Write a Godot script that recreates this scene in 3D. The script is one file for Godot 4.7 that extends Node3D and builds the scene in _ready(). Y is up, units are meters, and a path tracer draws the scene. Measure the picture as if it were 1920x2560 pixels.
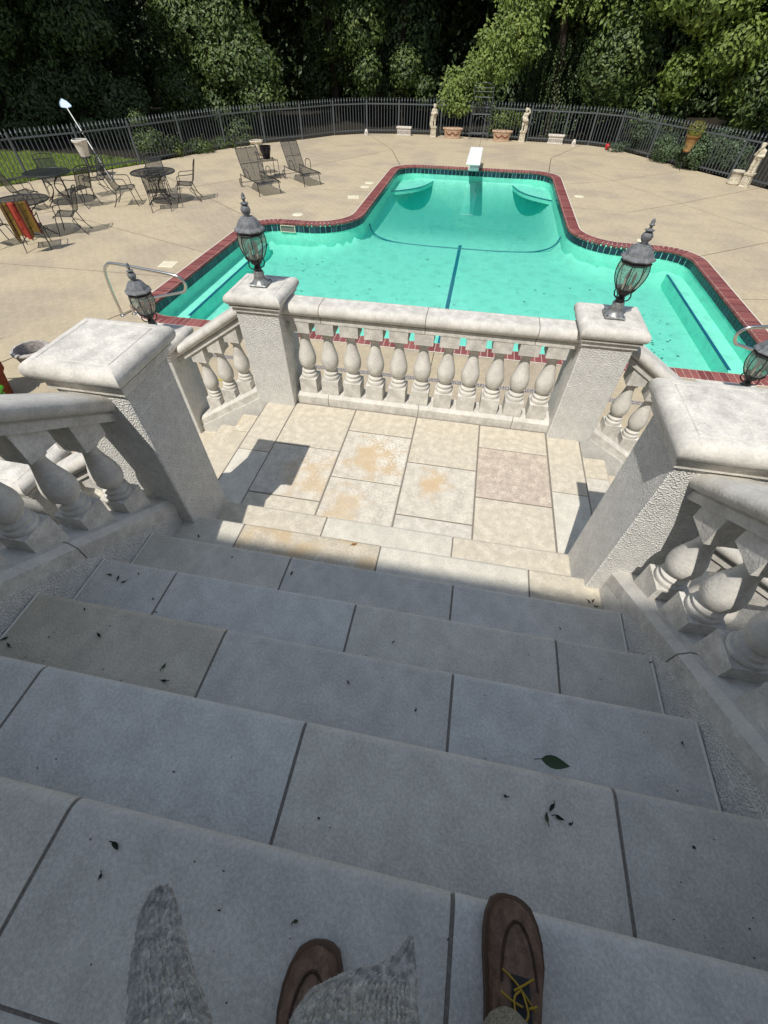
extends Node3D
# A stone staircase that leads down to a walled landing above a swimming pool, seen from the top step.
# x to the right, y up, -z towards the pool; the landing lies at y = 0, the pool deck at DECK.

const DECK := -1.26
const RISER := 0.165
const TREAD := 0.275
const WATER := -1.46
const SUN_TRAVEL := Vector3(0.19, -1.0, -0.585)

var M := {}
var taken := {}
var rng := RandomNumberGenerator.new()


class Geo:
	## Collects triangles and turns them into one mesh.
	var st := SurfaceTool.new()
	var group := 1

	func _init() -> void:
		st.begin(Mesh.PRIMITIVE_TRIANGLES)

	func tri(a: Vector3, b: Vector3, c: Vector3, g := -1) -> void:
		st.set_smooth_group(g)
		st.add_vertex(a)
		st.set_smooth_group(g)
		st.add_vertex(b)
		st.set_smooth_group(g)
		st.add_vertex(c)

	func tri_out(a: Vector3, b: Vector3, c: Vector3, ref: Vector3, g := -1) -> void:
		if (a - c).cross(a - b).dot((a + b + c) / 3.0 - ref) < 0.0:
			tri(a, c, b, g)
		else:
			tri(a, b, c, g)

	func quad_out(a: Vector3, b: Vector3, c: Vector3, d: Vector3, ref: Vector3, g := -1) -> void:
		tri_out(a, b, c, ref, g)
		tri_out(a, c, d, ref, g)

	func box(lo: Vector3, hi: Vector3, t := Transform3D.IDENTITY) -> void:
		var p := []
		for i in 8:
			p.append(t * Vector3(hi.x if i & 1 else lo.x, hi.y if i & 2 else lo.y, hi.z if i & 4 else lo.z))
		var mid: Vector3 = t * ((lo + hi) * 0.5)
		for f in [[0, 1, 3, 2], [4, 5, 7, 6], [0, 1, 5, 4], [2, 3, 7, 6], [0, 2, 6, 4], [1, 3, 7, 5]]:
			quad_out(p[f[0]], p[f[1]], p[f[2]], p[f[3]], mid)

	func cbox(lo: Vector3, hi: Vector3, ch: float, t := Transform3D.IDENTITY) -> void:
		## a box with chamfered edges
		var mid := (lo + hi) * 0.5
		var h := (hi - lo) * 0.5
		var ctr: Vector3 = t * mid
		var v := func(s: Vector3, axis: int) -> Vector3:
			var q := Vector3(s.x * (h.x - ch), s.y * (h.y - ch), s.z * (h.z - ch))
			q[axis] = s[axis] * h[axis]
			return t * (mid + q)
		var u := [1, 2, 0]
		var w := [2, 0, 1]
		for a in 3:
			var b: int = u[a]
			var c: int = w[a]
			for sa in [-1.0, 1.0]:
				var q := []
				for o in [[-1.0, -1.0], [1.0, -1.0], [1.0, 1.0], [-1.0, 1.0]]:
					var s := Vector3.ZERO
					s[a] = sa
					s[b] = o[0]
					s[c] = o[1]
					q.append(v.call(s, a))
				quad_out(q[0], q[1], q[2], q[3], ctr)
				for sb in [-1.0, 1.0]:
					var s1 := Vector3.ZERO
					s1[a] = sa
					s1[b] = sb
					s1[c] = -1.0
					var s2 := s1
					s2[c] = 1.0
					quad_out(v.call(s1, a), v.call(s2, a), v.call(s2, b), v.call(s1, b), ctr)
		for i in 8:
			var s := Vector3(1.0 if i & 1 else -1.0, 1.0 if i & 2 else -1.0, 1.0 if i & 4 else -1.0)
			tri_out(v.call(s, 0), v.call(s, 1), v.call(s, 2), ctr)

	func lathe(prof: Array, n: int, t := Transform3D.IDENTITY, sharp := 32.0, wob = null, facets := false) -> void:
		## prof: Vector2(radius, height) from the bottom up
		var base := group
		group += prof.size() + 2
		var seg_group := []
		var g := base
		for i in prof.size() - 1:
			if i > 0:
				var d0: Vector2 = (prof[i] - prof[i - 1]).normalized()
				var d1: Vector2 = (prof[i + 1] - prof[i]).normalized()
				if rad_to_deg(acos(clampf(d0.dot(d1), -1.0, 1.0))) > sharp:
					g += 1
			seg_group.append(g)
		var rows := []
		for p in prof:
			var row := []
			for k in n:
				var a := TAU * k / n
				var r: float = p.x
				if wob != null:
					r *= wob.call(a, p.y)
				row.append(t * Vector3(cos(a) * r, p.y, sin(a) * r))
			rows.append(row)
		for i in prof.size() - 1:
			# the solid lies on the left of the profile: its outside points to (dy, -dx)
			var dir := Vector2(prof[i + 1].y - prof[i].y, -(prof[i + 1].x - prof[i].x))
			for k in n:
				var k2 := (k + 1) % n
				var a0: Vector3 = rows[i][k]
				var b0: Vector3 = rows[i][k2]
				var a1: Vector3 = rows[i + 1][k]
				var b1: Vector3 = rows[i + 1][k2]
				var am := TAU * (k + 0.5) / n
				var out: Vector3 = t.basis * Vector3(cos(am) * dir.x, dir.y, sin(am) * dir.x)
				var ref: Vector3 = (a0 + b0 + a1 + b1) * 0.25 - out
				if prof[i].x > 1e-5:
					tri_out(a0, b0, b1, ref, -1 if facets else seg_group[i])
				if prof[i + 1].x > 1e-5:
					tri_out(a0, b1, a1, ref, -1 if facets else seg_group[i])

	func square_lathe(prof: Array, t := Transform3D.IDENTITY, sharp := 40.0) -> void:
		## like lathe, round a square: prof holds Vector2(half width, height)
		var base := group
		group += 4 * (prof.size() + 2)
		for side in 4:
			var rot := Basis(Vector3.UP, side * PI / 2)
			var g := base + side * (prof.size() + 2)
			for i in prof.size() - 1:
				if i > 0:
					var d0: Vector2 = (prof[i] - prof[i - 1]).normalized()
					var d1: Vector2 = (prof[i + 1] - prof[i]).normalized()
					if rad_to_deg(acos(clampf(d0.dot(d1), -1.0, 1.0))) > sharp:
						g += 1
				var p: Vector2 = prof[i]
				var q: Vector2 = prof[i + 1]
				var a := t * (rot * Vector3(p.x, p.y, -p.x))
				var b := t * (rot * Vector3(p.x, p.y, p.x))
				var c := t * (rot * Vector3(q.x, q.y, q.x))
				var d := t * (rot * Vector3(q.x, q.y, -q.x))
				var out: Vector3 = t.basis * (rot * Vector3(q.y - p.y, -(q.x - p.x), 0))
				var ref: Vector3 = (a + b + c + d) * 0.25 - out
				if p.x > 1e-5:
					tri_out(a, b, c, ref, g)
				if q.x > 1e-5:
					tri_out(a, c, d, ref, g)

	func tube(path: Array, r, n := 6, closed := false) -> void:
		## r: one radius or a list of them
		var g := group
		group += 3
		var rings := []
		var up := Vector3.UP
		var m := path.size()
		for i in m:
			var a: Vector3 = path[(i - 1 + m) % m if closed else maxi(i - 1, 0)]
			var b: Vector3 = path[(i + 1) % m if closed else mini(i + 1, m - 1)]
			var d := (b - a).normalized()
			if i == 0 and absf(d.dot(up)) > 0.95:
				up = Vector3.RIGHT
			var s := d.cross(up).normalized()
			up = s.cross(d).normalized()
			var rad: float = r[i] if r is Array else r
			var ring := []
			for k in n:
				var an := TAU * k / n
				ring.append(path[i] + (s * cos(an) + up * sin(an)) * rad)
			rings.append(ring)
		var last := m if closed else m - 1
		for i in last:
			var j := (i + 1) % m
			var ref: Vector3 = (path[i] + path[j]) * 0.5
			for k in n:
				var k2 := (k + 1) % n
				quad_out(rings[i][k], rings[i][k2], rings[j][k2], rings[j][k], ref, g)
		if not closed:
			for e in [0, m - 1]:
				var inside: Vector3 = path[1] if e == 0 else path[m - 2]
				for k in range(1, n - 1):
					tri_out(rings[e][0], rings[e][k], rings[e][k + 1], inside, -1)

	func extrude(poly: Array, a: Vector3, b: Vector3, u: Vector3, v: Vector3, sharp := 40.0, caps := true) -> void:
		## a closed outline (u, v) swept straight from a to b
		var n := poly.size()
		var pk := PackedVector2Array()
		for p in poly:
			pk.append(p)
		var area := 0.0
		for i in n:
			area += poly[i].x * poly[(i + 1) % n].y - poly[(i + 1) % n].x * poly[i].y
		var g := group
		group += n + 2
		for i in n:
			var p: Vector2 = poly[i]
			var q: Vector2 = poly[(i + 1) % n]
			var w: Vector2 = poly[(i - 1 + n) % n]
			if i > 0 and rad_to_deg(absf((p - w).angle_to(q - p))) > sharp:
				g += 1
			var o2 := Vector2(q.y - p.y, -(q.x - p.x)) * signf(area)
			var out := (u * o2.x + v * o2.y).normalized()
			var c0 := a + u * p.x + v * p.y
			var c1 := a + u * q.x + v * q.y
			var c2 := b + u * q.x + v * q.y
			var c3 := b + u * p.x + v * p.y
			quad_out(c0, c1, c2, c3, (c0 + c1 + c2 + c3) * 0.25 - out, g)
		if caps:
			var idx := Geometry2D.triangulate_polygon(pk)
			for e in 2:
				var o: Vector3 = a if e == 0 else b
				var ref: Vector3 = o + ((b - a) if e == 0 else (a - b))
				for k in range(0, idx.size(), 3):
					var x: Vector2 = poly[idx[k]]
					var y: Vector2 = poly[idx[k + 1]]
					var z: Vector2 = poly[idx[k + 2]]
					var xx := o + u * x.x + v * x.y
					var yy := o + u * y.x + v * y.y
					var zz := o + u * z.x + v * z.y
					if (xx - zz).cross(xx - yy).dot((xx + yy + zz) / 3.0 - ref) < 0.0:
						tri(xx, zz, yy)
					else:
						tri(xx, yy, zz)

	func flat_poly(poly: PackedVector2Array, y: float, depth: float) -> void:
		## a polygon of (x, z) as a slab whose top lies at y
		var idx := Geometry2D.triangulate_polygon(poly)
		for k in range(0, idx.size(), 3):
			var a := Vector3(poly[idx[k]].x, y, poly[idx[k]].y)
			var b := Vector3(poly[idx[k + 1]].x, y, poly[idx[k + 1]].y)
			var c := Vector3(poly[idx[k + 2]].x, y, poly[idx[k + 2]].y)
			tri_out(a, b, c, (a + b + c) / 3.0 - Vector3.UP)
		if depth > 0.0:
			var cw := Geometry2D.is_polygon_clockwise(poly)
			for i in poly.size():
				var p := poly[i]
				var q := poly[(i + 1) % poly.size()]
				var o := Vector2(q.y - p.y, -(q.x - p.x)) * (-1.0 if cw else 1.0)
				var c0 := Vector3(p.x, y, p.y)
				var c1 := Vector3(q.x, y, q.y)
				quad_out(c0, c1, c1 - Vector3.UP * depth, c0 - Vector3.UP * depth, (c0 + c1) * 0.5 - Vector3.UP * depth * 0.5 - Vector3(o.x, 0, o.y))

	func mesh() -> ArrayMesh:
		st.generate_normals()
		st.index()
		return st.commit()


func lin(r: float, g: float, b: float) -> Color:
	return Color(r, g, b).linear_to_srgb()


func numbered(called: String) -> String:
	var n: int = taken.get(called, 0)
	taken[called] = n + 1
	return called if n == 0 else "%s_%03d" % [called, n]


func thing(called: String, label: String, category: String, at := Vector3.ZERO, turn := 0.0, group := "") -> Node3D:
	var o := Node3D.new()
	o.name = numbered(called)
	add_child(o)
	o.position = at
	o.rotation.y = turn
	o.set_meta("label", label)
	o.set_meta("category", category)
	if group:
		o.set_meta("group", group)
	return o


func setting(called: String) -> Node3D:
	var o := Node3D.new()
	o.name = numbered(called)
	add_child(o)
	o.set_meta("kind", "structure")
	return o


func part(called: String, mesh: Mesh, m: Material, parent: Node3D, t := Transform3D.IDENTITY) -> MeshInstance3D:
	var o := MeshInstance3D.new()
	o.name = called
	o.mesh = mesh
	o.material_override = m
	o.transform = t
	parent.add_child(o, true)
	return o


func single(called: String, mesh: Mesh, m: Material, label: String, category: String, at := Vector3.ZERO, turn := 0.0, group := "") -> MeshInstance3D:
	var o := MeshInstance3D.new()
	o.name = numbered(called)
	o.mesh = mesh
	o.material_override = m
	add_child(o)
	o.position = at
	o.rotation.y = turn
	o.set_meta("label", label)
	o.set_meta("category", category)
	if group:
		o.set_meta("group", group)
	return o


func again(src: Node3D, at: Vector3, turn: float, label := "") -> Node3D:
	var o: Node3D = src.duplicate()
	o.name = numbered(src.name)
	add_child(o)
	o.position = at
	o.rotation.y = turn
	if label:
		o.set_meta("label", label)
	return o


func bend(points: Array, steps := 6) -> Array:
	## a smooth line through the given points
	var out := []
	var n := points.size()
	for i in n - 1:
		var p0: Vector3 = points[maxi(i - 1, 0)]
		var p1: Vector3 = points[i]
		var p2: Vector3 = points[i + 1]
		var p3: Vector3 = points[mini(i + 2, n - 1)]
		for k in steps:
			var t := float(k) / steps
			out.append(p1.cubic_interpolate(p2, p0, p3, t))
	out.append(points[n - 1])
	return out


func grain(seed_: int, freq: float, octaves: int, size: int, kind := FastNoiseLite.TYPE_SIMPLEX_SMOOTH) -> PackedByteArray:
	var n := FastNoiseLite.new()
	n.seed = seed_
	n.noise_type = kind
	n.frequency = freq
	n.fractal_type = FastNoiseLite.FRACTAL_FBM if octaves > 1 else FastNoiseLite.FRACTAL_NONE
	n.fractal_octaves = octaves
	var im := n.get_seamless_image(size, size)
	im.convert(Image.FORMAT_L8)
	return im.get_data()


func paint(size: int, layers: Array, mix: Callable) -> ImageTexture:
	## a texture whose colour mix(values of the layers, 0..1) is sRGB
	var im := Image.create(size, size, false, Image.FORMAT_RGB8)
	var v := PackedFloat32Array()
	v.resize(layers.size())
	for y in size:
		for x in size:
			var i := y * size + x
			for k in layers.size():
				v[k] = layers[k][i] / 255.0
			im.set_pixel(x, y, mix.call(v))
	return ImageTexture.create_from_image(im)


func grey(bytes: PackedByteArray, size: int) -> ImageTexture:
	return ImageTexture.create_from_image(Image.create_from_data(size, size, false, Image.FORMAT_L8, bytes))


func stuff_of(tex: Texture2D, scale: float, rough: float, relief: Texture2D = null, relief_cm := 0.0, tint := Color.WHITE) -> StandardMaterial3D:
	var m := StandardMaterial3D.new()
	m.albedo_color = tint
	m.albedo_texture = tex
	m.roughness = rough
	m.metallic_specular = 0.35
	m.uv1_triplanar = true
	m.uv1_world_triplanar = true
	m.uv1_scale = Vector3.ONE * scale
	if relief:
		m.heightmap_enabled = true
		m.heightmap_texture = relief
		m.heightmap_scale = relief_cm
	return m


func plain(c: Color, rough: float, metal := 0.0) -> StandardMaterial3D:
	var m := StandardMaterial3D.new()
	m.albedo_color = c
	m.roughness = rough
	m.metallic = metal
	return m


func tinted(m: StandardMaterial3D, c: Color) -> StandardMaterial3D:
	var o: StandardMaterial3D = m.duplicate()
	o.albedo_color = c
	return o


func make_materials() -> void:
	var fine := grain(3, 0.09, 3, 512)
	var mid := grain(7, 0.02, 4, 512)
	var coarse := grain(11, 0.006, 4, 512)
	var fleck := grain(17, 0.22, 1, 512)
	var blot := grain(23, 0.012, 5, 512)
	var cells := grain(29, 0.05, 2, 512, FastNoiseLite.TYPE_CELLULAR)
	var fine_relief := grey(fine, 512)
	var cell_relief := grey(cells, 512)
	# cast stone of the rails, caps and balusters
	var t := paint(512, [fine, mid, coarse, fleck], func(v):
		var k: float = 0.785 + 0.12 * (v[1] - 0.5) + 0.10 * (v[0] - 0.5) + 0.12 * (v[2] - 0.5)
		if v[3] > 0.86:
			k -= 0.12
		return Color(k, k * 0.982, k * 0.945))
	M.cast = stuff_of(t, 1.3, 0.85, fine_relief, 0.12)
	# the worn bullnose edges show more aggregate
	M.cast_rough = stuff_of(t, 2.1, 0.9, grey(fleck, 512), 0.25, Color(1.0, 0.99, 0.97))
	# stucco of the pillars
	t = paint(512, [fine, mid, coarse, cells], func(v):
		var k: float = 0.925 + 0.05 * (v[1] - 0.5) + 0.08 * (v[2] - 0.5) - 0.05 * (1.0 - v[3])
		return Color(k, k * 0.992, k * 0.968))
	M.stucco = stuff_of(t, 5.0, 0.92, cell_relief, 1.1)
	# dressed limestone of the steps
	t = paint(512, [fine, mid, coarse, fleck], func(v):
		var k: float = 0.785 + 0.05 * (v[1] - 0.5) + 0.12 * (v[0] - 0.5) + 0.08 * (v[2] - 0.5) + 0.10 * (v[3] - 0.5)
		if v[3] > 0.9:
			k -= 0.13
		if v[3] < 0.08:
			k += 0.07
		return Color(k, k * 0.985, k * 0.945))
	M.tread = stuff_of(t, 1.9, 0.8, fine_relief, 0.10)
	M.tread_b = tinted(M.tread, Color(0.97, 0.965, 0.955))
	M.tread_c = tinted(M.tread, Color(1.0, 0.99, 0.965))
	M.tread_tan = tinted(M.tread, Color(0.96, 0.93, 0.875))
	# paving of the landing, weathered, with rust-coloured iron stains in some slabs
	t = paint(512, [fine, mid, blot, fleck], func(v):
		var k: float = 0.765 + 0.12 * (v[1] - 0.5) + 0.10 * (v[0] - 0.5)
		var c := Color(k, k * 0.972, k * 0.918)
		var s := smoothstep(0.52, 0.75, v[2])
		return c.lerp(Color(0.74, 0.715, 0.665), s * 0.45))
	M.pave = stuff_of(t, 1.25, 0.85, fine_relief, 0.12)
	M.pave_b = tinted(M.pave, Color(1.0, 0.985, 0.95))
	t = paint(512, [fine, mid, blot, fleck, coarse], func(v):
		var k: float = 0.77 + 0.10 * (v[1] - 0.5) + 0.12 * (v[0] - 0.5)
		var c := Color(k, k * 0.96, k * 0.875)
		var s := smoothstep(0.42, 0.72, v[4] * 0.75 + v[2] * 0.15 + v[0] * 0.1)
		c = c.lerp(Color(0.76, 0.675, 0.54), s * 0.75)
		return c.lerp(Color(0.84, 0.82, 0.77), smoothstep(0.60, 0.74, v[1] * 0.5 + v[0] * 0.5) * 0.5))
	M.pave_rust = stuff_of(t, 1.1, 0.85, fine_relief, 0.14)
	# iron stains, one patch to a slab: [slab centre x, z, patch centre u, v, size, strength, pale bloom]
	var spots := [[-0.275, -0.80, 0.52, 0.56, 0.36, 0.75, 0.75], [-0.275, -0.235, 0.28, 0.5, 0.30, 0.55, 0.2], [0.275, -0.515, 0.42, 0.35, 0.20, 0.8, 0.15], [-0.83, -0.525, 0.75, 0.6, 0.36, 0.6, 0.3]]
	M.stained = []
	for e in spots:
		var im := Image.create(256, 256, false, Image.FORMAT_RGB8)
		for y in 256:
			for x in 256:
				var i := y * 512 + x
				var n0: float = fine[i] / 255.0
				var n1: float = mid[i] / 255.0
				var n2: float = blot[i] / 255.0
				var k: float = 0.765 + 0.12 * (n1 - 0.5) + 0.10 * (n0 - 0.5)
				var c := Color(k, k * 0.965, k * 0.90)
				var d: float = Vector2(x / 256.0 - e[2], (y / 256.0 - e[3]) * 0.8).length() / e[4] + (n2 - 0.5) * 1.5 + (n1 - 0.5) * 0.6
				c = c.lerp(Color(0.76, 0.66, 0.52), (1.0 - smoothstep(0.05, 1.35, d)) * e[5])
				var b := smoothstep(0.47, 0.62, n0 * 0.6 + n2 * 0.4) * smoothstep(0.55, 1.0, x / 256.0 * 0.6 + (1.0 - y / 256.0) * 0.4 + 0.25)
				c = c.lerp(Color(0.86, 0.845, 0.80), b * e[6])
				im.set_pixel(x, y, c)
		var sm := stuff_of(ImageTexture.create_from_image(im), 1.0 / 0.58, 0.85, fine_relief, 0.14)
		sm.uv1_offset = Vector3(0.5 - e[0] / 0.58, 0, 0.5 - e[1] / 0.58)
		M.stained.append(sm)
	M.tread_rust = stuff_of(t, 0.9, 0.82, fine_relief, 0.10, Color(0.97, 0.96, 0.95))
	t = paint(512, [fine, mid, blot, fleck], func(v):
		var k: float = 0.71 + 0.12 * (v[1] - 0.5) + 0.10 * (v[0] - 0.5)
		var c := Color(k, k * 0.925, k * 0.85)
		return c.lerp(Color(0.82, 0.78, 0.71), smoothstep(0.52, 0.68, v[2] * 0.5 + v[0] * 0.5) * 0.8))
	M.pave_pink = stuff_of(t, 1.5, 0.85, fine_relief, 0.16)
	M.mortar = stuff_of(paint(256, [grain(31, 0.1, 3, 256)], func(v):
		var k: float = 0.50 + 0.16 * (v[0] - 0.5)
		return Color(k, k * 0.95, k * 0.88)), 4.0, 0.95)
	M.caulk = plain(Color(0.86, 0.84, 0.79), 0.8)
	# pool deck: pebbly buff concrete
	t = paint(512, [fine, mid, coarse, fleck], func(v):
		var k: float = 0.715 + 0.05 * (v[1] - 0.5) + 0.12 * (v[0] - 0.5) + 0.06 * (v[2] - 0.5)
		var c := Color(k, k * 0.928, k * 0.792)
		if v[3] > 0.85:
			c = c.lerp(Color(0.40, 0.34, 0.28), 0.4)
		elif v[3] < 0.12:
			c = c.lerp(Color(0.82, 0.78, 0.70), 0.4)
		return c)
	var deck_stain := paint(512, [grain(41, 0.007, 5, 512), mid], func(v):
		var s := smoothstep(0.30, 0.85, v[0])
		var k: float = 1.0 - 0.07 * s + 0.04 * (v[1] - 0.5)
		return Color(clampf(k, 0, 1), clampf(k * 0.998, 0, 1), clampf(k * (0.99 + 0.03 * s), 0, 1)))
	M.deck = stuff_of(t, 1.6, 0.9, grey(fleck, 512), 0.2)
	M.deck.detail_enabled = true
	M.deck.detail_albedo = deck_stain
	M.deck.detail_blend_mode = BaseMaterial3D.BLEND_MODE_MUL
	M.deck.detail_uv_layer = BaseMaterial3D.DETAIL_UV_2
	M.deck.uv2_triplanar = true
	M.deck.uv2_world_triplanar = true
	M.deck.uv2_scale = Vector3.ONE * 0.11
	M.joint = plain(Color(0.30, 0.26, 0.21), 0.95)
	# brick coping
	var bt := paint(256, [grain(43, 0.12, 3, 256), grain(47, 0.03, 3, 256)], func(v):
		var k: float = 0.9 + 0.35 * (v[0] - 0.5) + 0.3 * (v[1] - 0.5)
		return Color(clampf(0.88 * k, 0, 1), clampf(0.88 * k, 0, 1), clampf(0.88 * k, 0, 1)))
	M.bricks = []
	for c in [Color(0.63, 0.37, 0.36), Color(0.57, 0.32, 0.32), Color(0.68, 0.42, 0.40), Color(0.60, 0.37, 0.37)]:
		M.bricks.append(stuff_of(bt, 5.0, 0.85, null, 0.0, c))
	M.brick_mortar = stuff_of(bt, 4.0, 0.95, null, 0.0, Color(0.86, 0.72, 0.67))
	M.tiles = []
	for c in [Color(0.10, 0.16, 0.22), Color(0.13, 0.21, 0.28), Color(0.08, 0.13, 0.19), Color(0.17, 0.26, 0.31)]:
		var m := plain(c, 0.25)
		M.tiles.append(m)
	M.line_tile = plain(Color(0.05, 0.22, 0.45), 0.4)
	t = paint(512, [mid, grain(53, 0.012, 5, 512), fine], func(v):
		var k: float = 0.89 + 0.04 * (v[0] - 0.5) + 0.05 * (v[2] - 0.5) - 0.05 * smoothstep(0.5, 0.8, v[1])
		return Color(k * 0.64, k * 1.08, k * 0.97))
	M.plaster = stuff_of(t, 0.35, 0.9)
	var w := StandardMaterial3D.new()
	w.transparency = BaseMaterial3D.TRANSPARENCY_ALPHA
	w.albedo_color = Color(0.25, 0.75, 0.65, 0.03)
	w.roughness = 0.02
	w.metallic_specular = 0.35
	w.uv1_triplanar = true
	w.uv1_world_triplanar = true
	w.uv1_scale = Vector3.ONE * 0.45
	w.normal_enabled = true
	var rip := Image.create_from_data(512, 512, false, Image.FORMAT_L8, grain(61, 0.02, 3, 512))
	rip.convert(Image.FORMAT_RGBA8)
	rip.bump_map_to_normal_map(2.0)
	w.normal_texture = ImageTexture.create_from_image(rip)
	w.normal_scale = 0.04
	M.water = w
	# metals
	M.iron = plain(Color(0.12, 0.12, 0.125), 0.5)
	M.fence = plain(Color(0.33, 0.35, 0.36), 0.5)
	M.table_iron = plain(Color(0.17, 0.18, 0.19), 0.45)
	M.lamp_black = plain(Color(0.11, 0.115, 0.125), 0.42)
	var lt := paint(256, [grain(67, 0.1, 3, 256), grain(71, 0.02, 3, 256)], func(v):
		var k: float = 0.44 + 0.22 * (v[0] - 0.5) + 0.22 * (v[1] - 0.5)
		return Color(k * 0.98, k, k * 1.03))
	M.lamp_faded = stuff_of(lt, 6.0, 0.62)
	M.lamp_base = stuff_of(lt, 6.0, 0.38, null, 0.0, Color(1.25, 1.24, 1.2))
	M.lamp_base.metallic = 0.45
	M.steel = plain(Color(0.80, 0.80, 0.79), 0.22, 1.0)
	var gl := StandardMaterial3D.new()
	gl.transparency = BaseMaterial3D.TRANSPARENCY_ALPHA
	gl.albedo_color = Color(0.52, 0.57, 0.53, 0.42)
	gl.roughness = 0.08
	M.glass = gl
	M.bulb = plain(Color(0.86, 0.85, 0.8), 0.3)
	M.white_paint = plain(Color(0.90, 0.90, 0.89), 0.5)
	M.white_plastic = plain(Color(0.86, 0.84, 0.74), 0.5)
	M.dark = plain(Color(0.10, 0.10, 0.10), 0.7)
	M.shade_grey = plain(Color(0.42, 0.42, 0.40), 0.6)  # grey of the skimmer mouth and lid holes, shade put into the colour
	# pots and statues
	var pt := paint(256, [grain(73, 0.08, 4, 256), grain(79, 0.02, 4, 256)], func(v):
		var k: float = 0.80 + 0.22 * (v[0] - 0.5) + 0.34 * (v[1] - 0.5)
		return Color(clampf(k, 0, 1), clampf(k * 0.96, 0, 1), clampf(k * 0.88, 0, 1)))
	M.statue = stuff_of(pt, 3.0, 0.9, null, 0.0, Color(0.95, 0.945, 0.92))
	M.pale_pot = stuff_of(pt, 2.0, 0.85, null, 0.0, Color(1.0, 0.99, 0.97))
	M.white_block = stuff_of(pt, 3.0, 0.85, null, 0.0, Color(1.0, 1.01, 1.04))
	M.terracotta = stuff_of(pt, 2.5, 0.85, null, 0.0, Color(0.90, 0.80, 0.74))
	M.terracotta_dark = stuff_of(pt, 2.5, 0.85, null, 0.0, Color(0.62, 0.34, 0.24))
	M.grey_urn = stuff_of(pt, 4.0, 0.85, null, 0.0, Color(0.82, 0.82, 0.87))
	M.gold_pot = stuff_of(pt, 3.0, 0.8, null, 0.0, Color(0.72, 0.58, 0.40))
	M.black_glaze = plain(Color(0.09, 0.07, 0.10), 0.15)
	M.soil = plain(Color(0.13, 0.10, 0.08), 0.95)
	M.red_ball = plain(Color(0.75, 0.10, 0.14), 0.4)
	# growing things
	M.bark = stuff_of(paint(256, [grain(83, 0.06, 4, 256)], func(v):
		var k: float = 0.26 + 0.2 * (v[0] - 0.5)
		return Color(k, k * 0.88, k * 0.74)), 1.2, 0.95, grey(grain(89, 0.05, 3, 256), 256), 2.0)
	var lf := StandardMaterial3D.new()
	lf.albedo_color = Color.WHITE
	lf.vertex_color_use_as_albedo = true
	lf.roughness = 0.55
	lf.backlight_enabled = true
	lf.backlight = Color(0.35, 0.40, 0.12)
	lf.cull_mode = BaseMaterial3D.CULL_DISABLED
	M.leaf = lf
	t = paint(512, [fine, mid, coarse], func(v):
		var k: float = 0.5 + 0.5 * (v[0] - 0.5) + 0.5 * (v[1] - 0.5)
		return Color(0.44 * k + 0.16, 0.54 * k + 0.20, 0.18 * k + 0.06))
	M.grass = stuff_of(t, 0.5, 0.95)
	t = paint(256, [grain(97, 0.05, 4, 256)], func(v):
		var k: float = 0.15 + 0.10 * (v[0] - 0.5)
		return Color(k * 1.05, k * 0.95, k * 0.75))
	M.forest_floor = stuff_of(t, 0.4, 0.95)
	# clothes
	var kt := paint(256, [grain(101, 0.08, 3, 256), grain(103, 0.025, 3, 256)], func(v):
		var k: float = 0.66 + 0.5 * (v[0] - 0.5) + 0.25 * (v[1] - 0.5)
		return Color(clampf(k * 0.97, 0, 1), clampf(k * 0.98, 0, 1), clampf(k, 0, 1)))
	M.knit = stuff_of(kt, 7.0, 0.95, grey(grain(107, 0.08, 2, 256), 256), 0.5, Color(1.0, 0.965, 0.90))
	M.knit.rim_enabled = true
	M.knit.rim = 0.6
	M.khaki = stuff_of(kt, 9.0, 0.9, null, 0.0, Color(0.82, 0.78, 0.68))
	var st := paint(256, [grain(109, 0.03, 4, 256), grain(113, 0.15, 2, 256)], func(v):
		var k: float = 0.42 + 0.30 * (v[0] - 0.5) + 0.14 * (v[1] - 0.5)
		return Color(k, k * 0.78, k * 0.63))
	M.leather = stuff_of(st, 5.0, 0.6, grey(grain(127, 0.1, 3, 256), 256), 0.08)
	M.leather_dark = tinted(M.leather, Color(0.62, 0.58, 0.56))
	M.sole = plain(Color(0.36, 0.28, 0.21), 0.8)
	M.lace = plain(Color(0.62, 0.50, 0.15), 0.8)
	M.skin = plain(Color(0.78, 0.60, 0.50), 0.5)
	M.hair = plain(Color(0.20, 0.14, 0.10), 0.6)
	M.house_wall = stuff_of(pt, 1.0, 0.9, null, 0.0, Color(0.95, 0.93, 0.90))
	M.house_trim = plain(Color(0.80, 0.80, 0.78), 0.6)
	M.roof = plain(Color(0.28, 0.26, 0.25), 0.9)
	M.window_glass = plain(Color(0.06, 0.07, 0.09), 0.05)


func tread_profile(depth: float, thick := 0.05, r := 0.026) -> Array:
	## (along +z from the nosing, y): a slab with a rounded front edge
	var p := []
	p.append(Vector2(depth, 0))
	p.append(Vector2(depth, -thick))
	p.append(Vector2(0.012, -thick))
	p.append(Vector2(0.0, -thick + 0.012))
	for k in 6:
		var a := PI - (PI / 2) * k / 5.0
		p.append(Vector2(r + cos(a) * r, -r + sin(a) * r))
	return p


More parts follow.
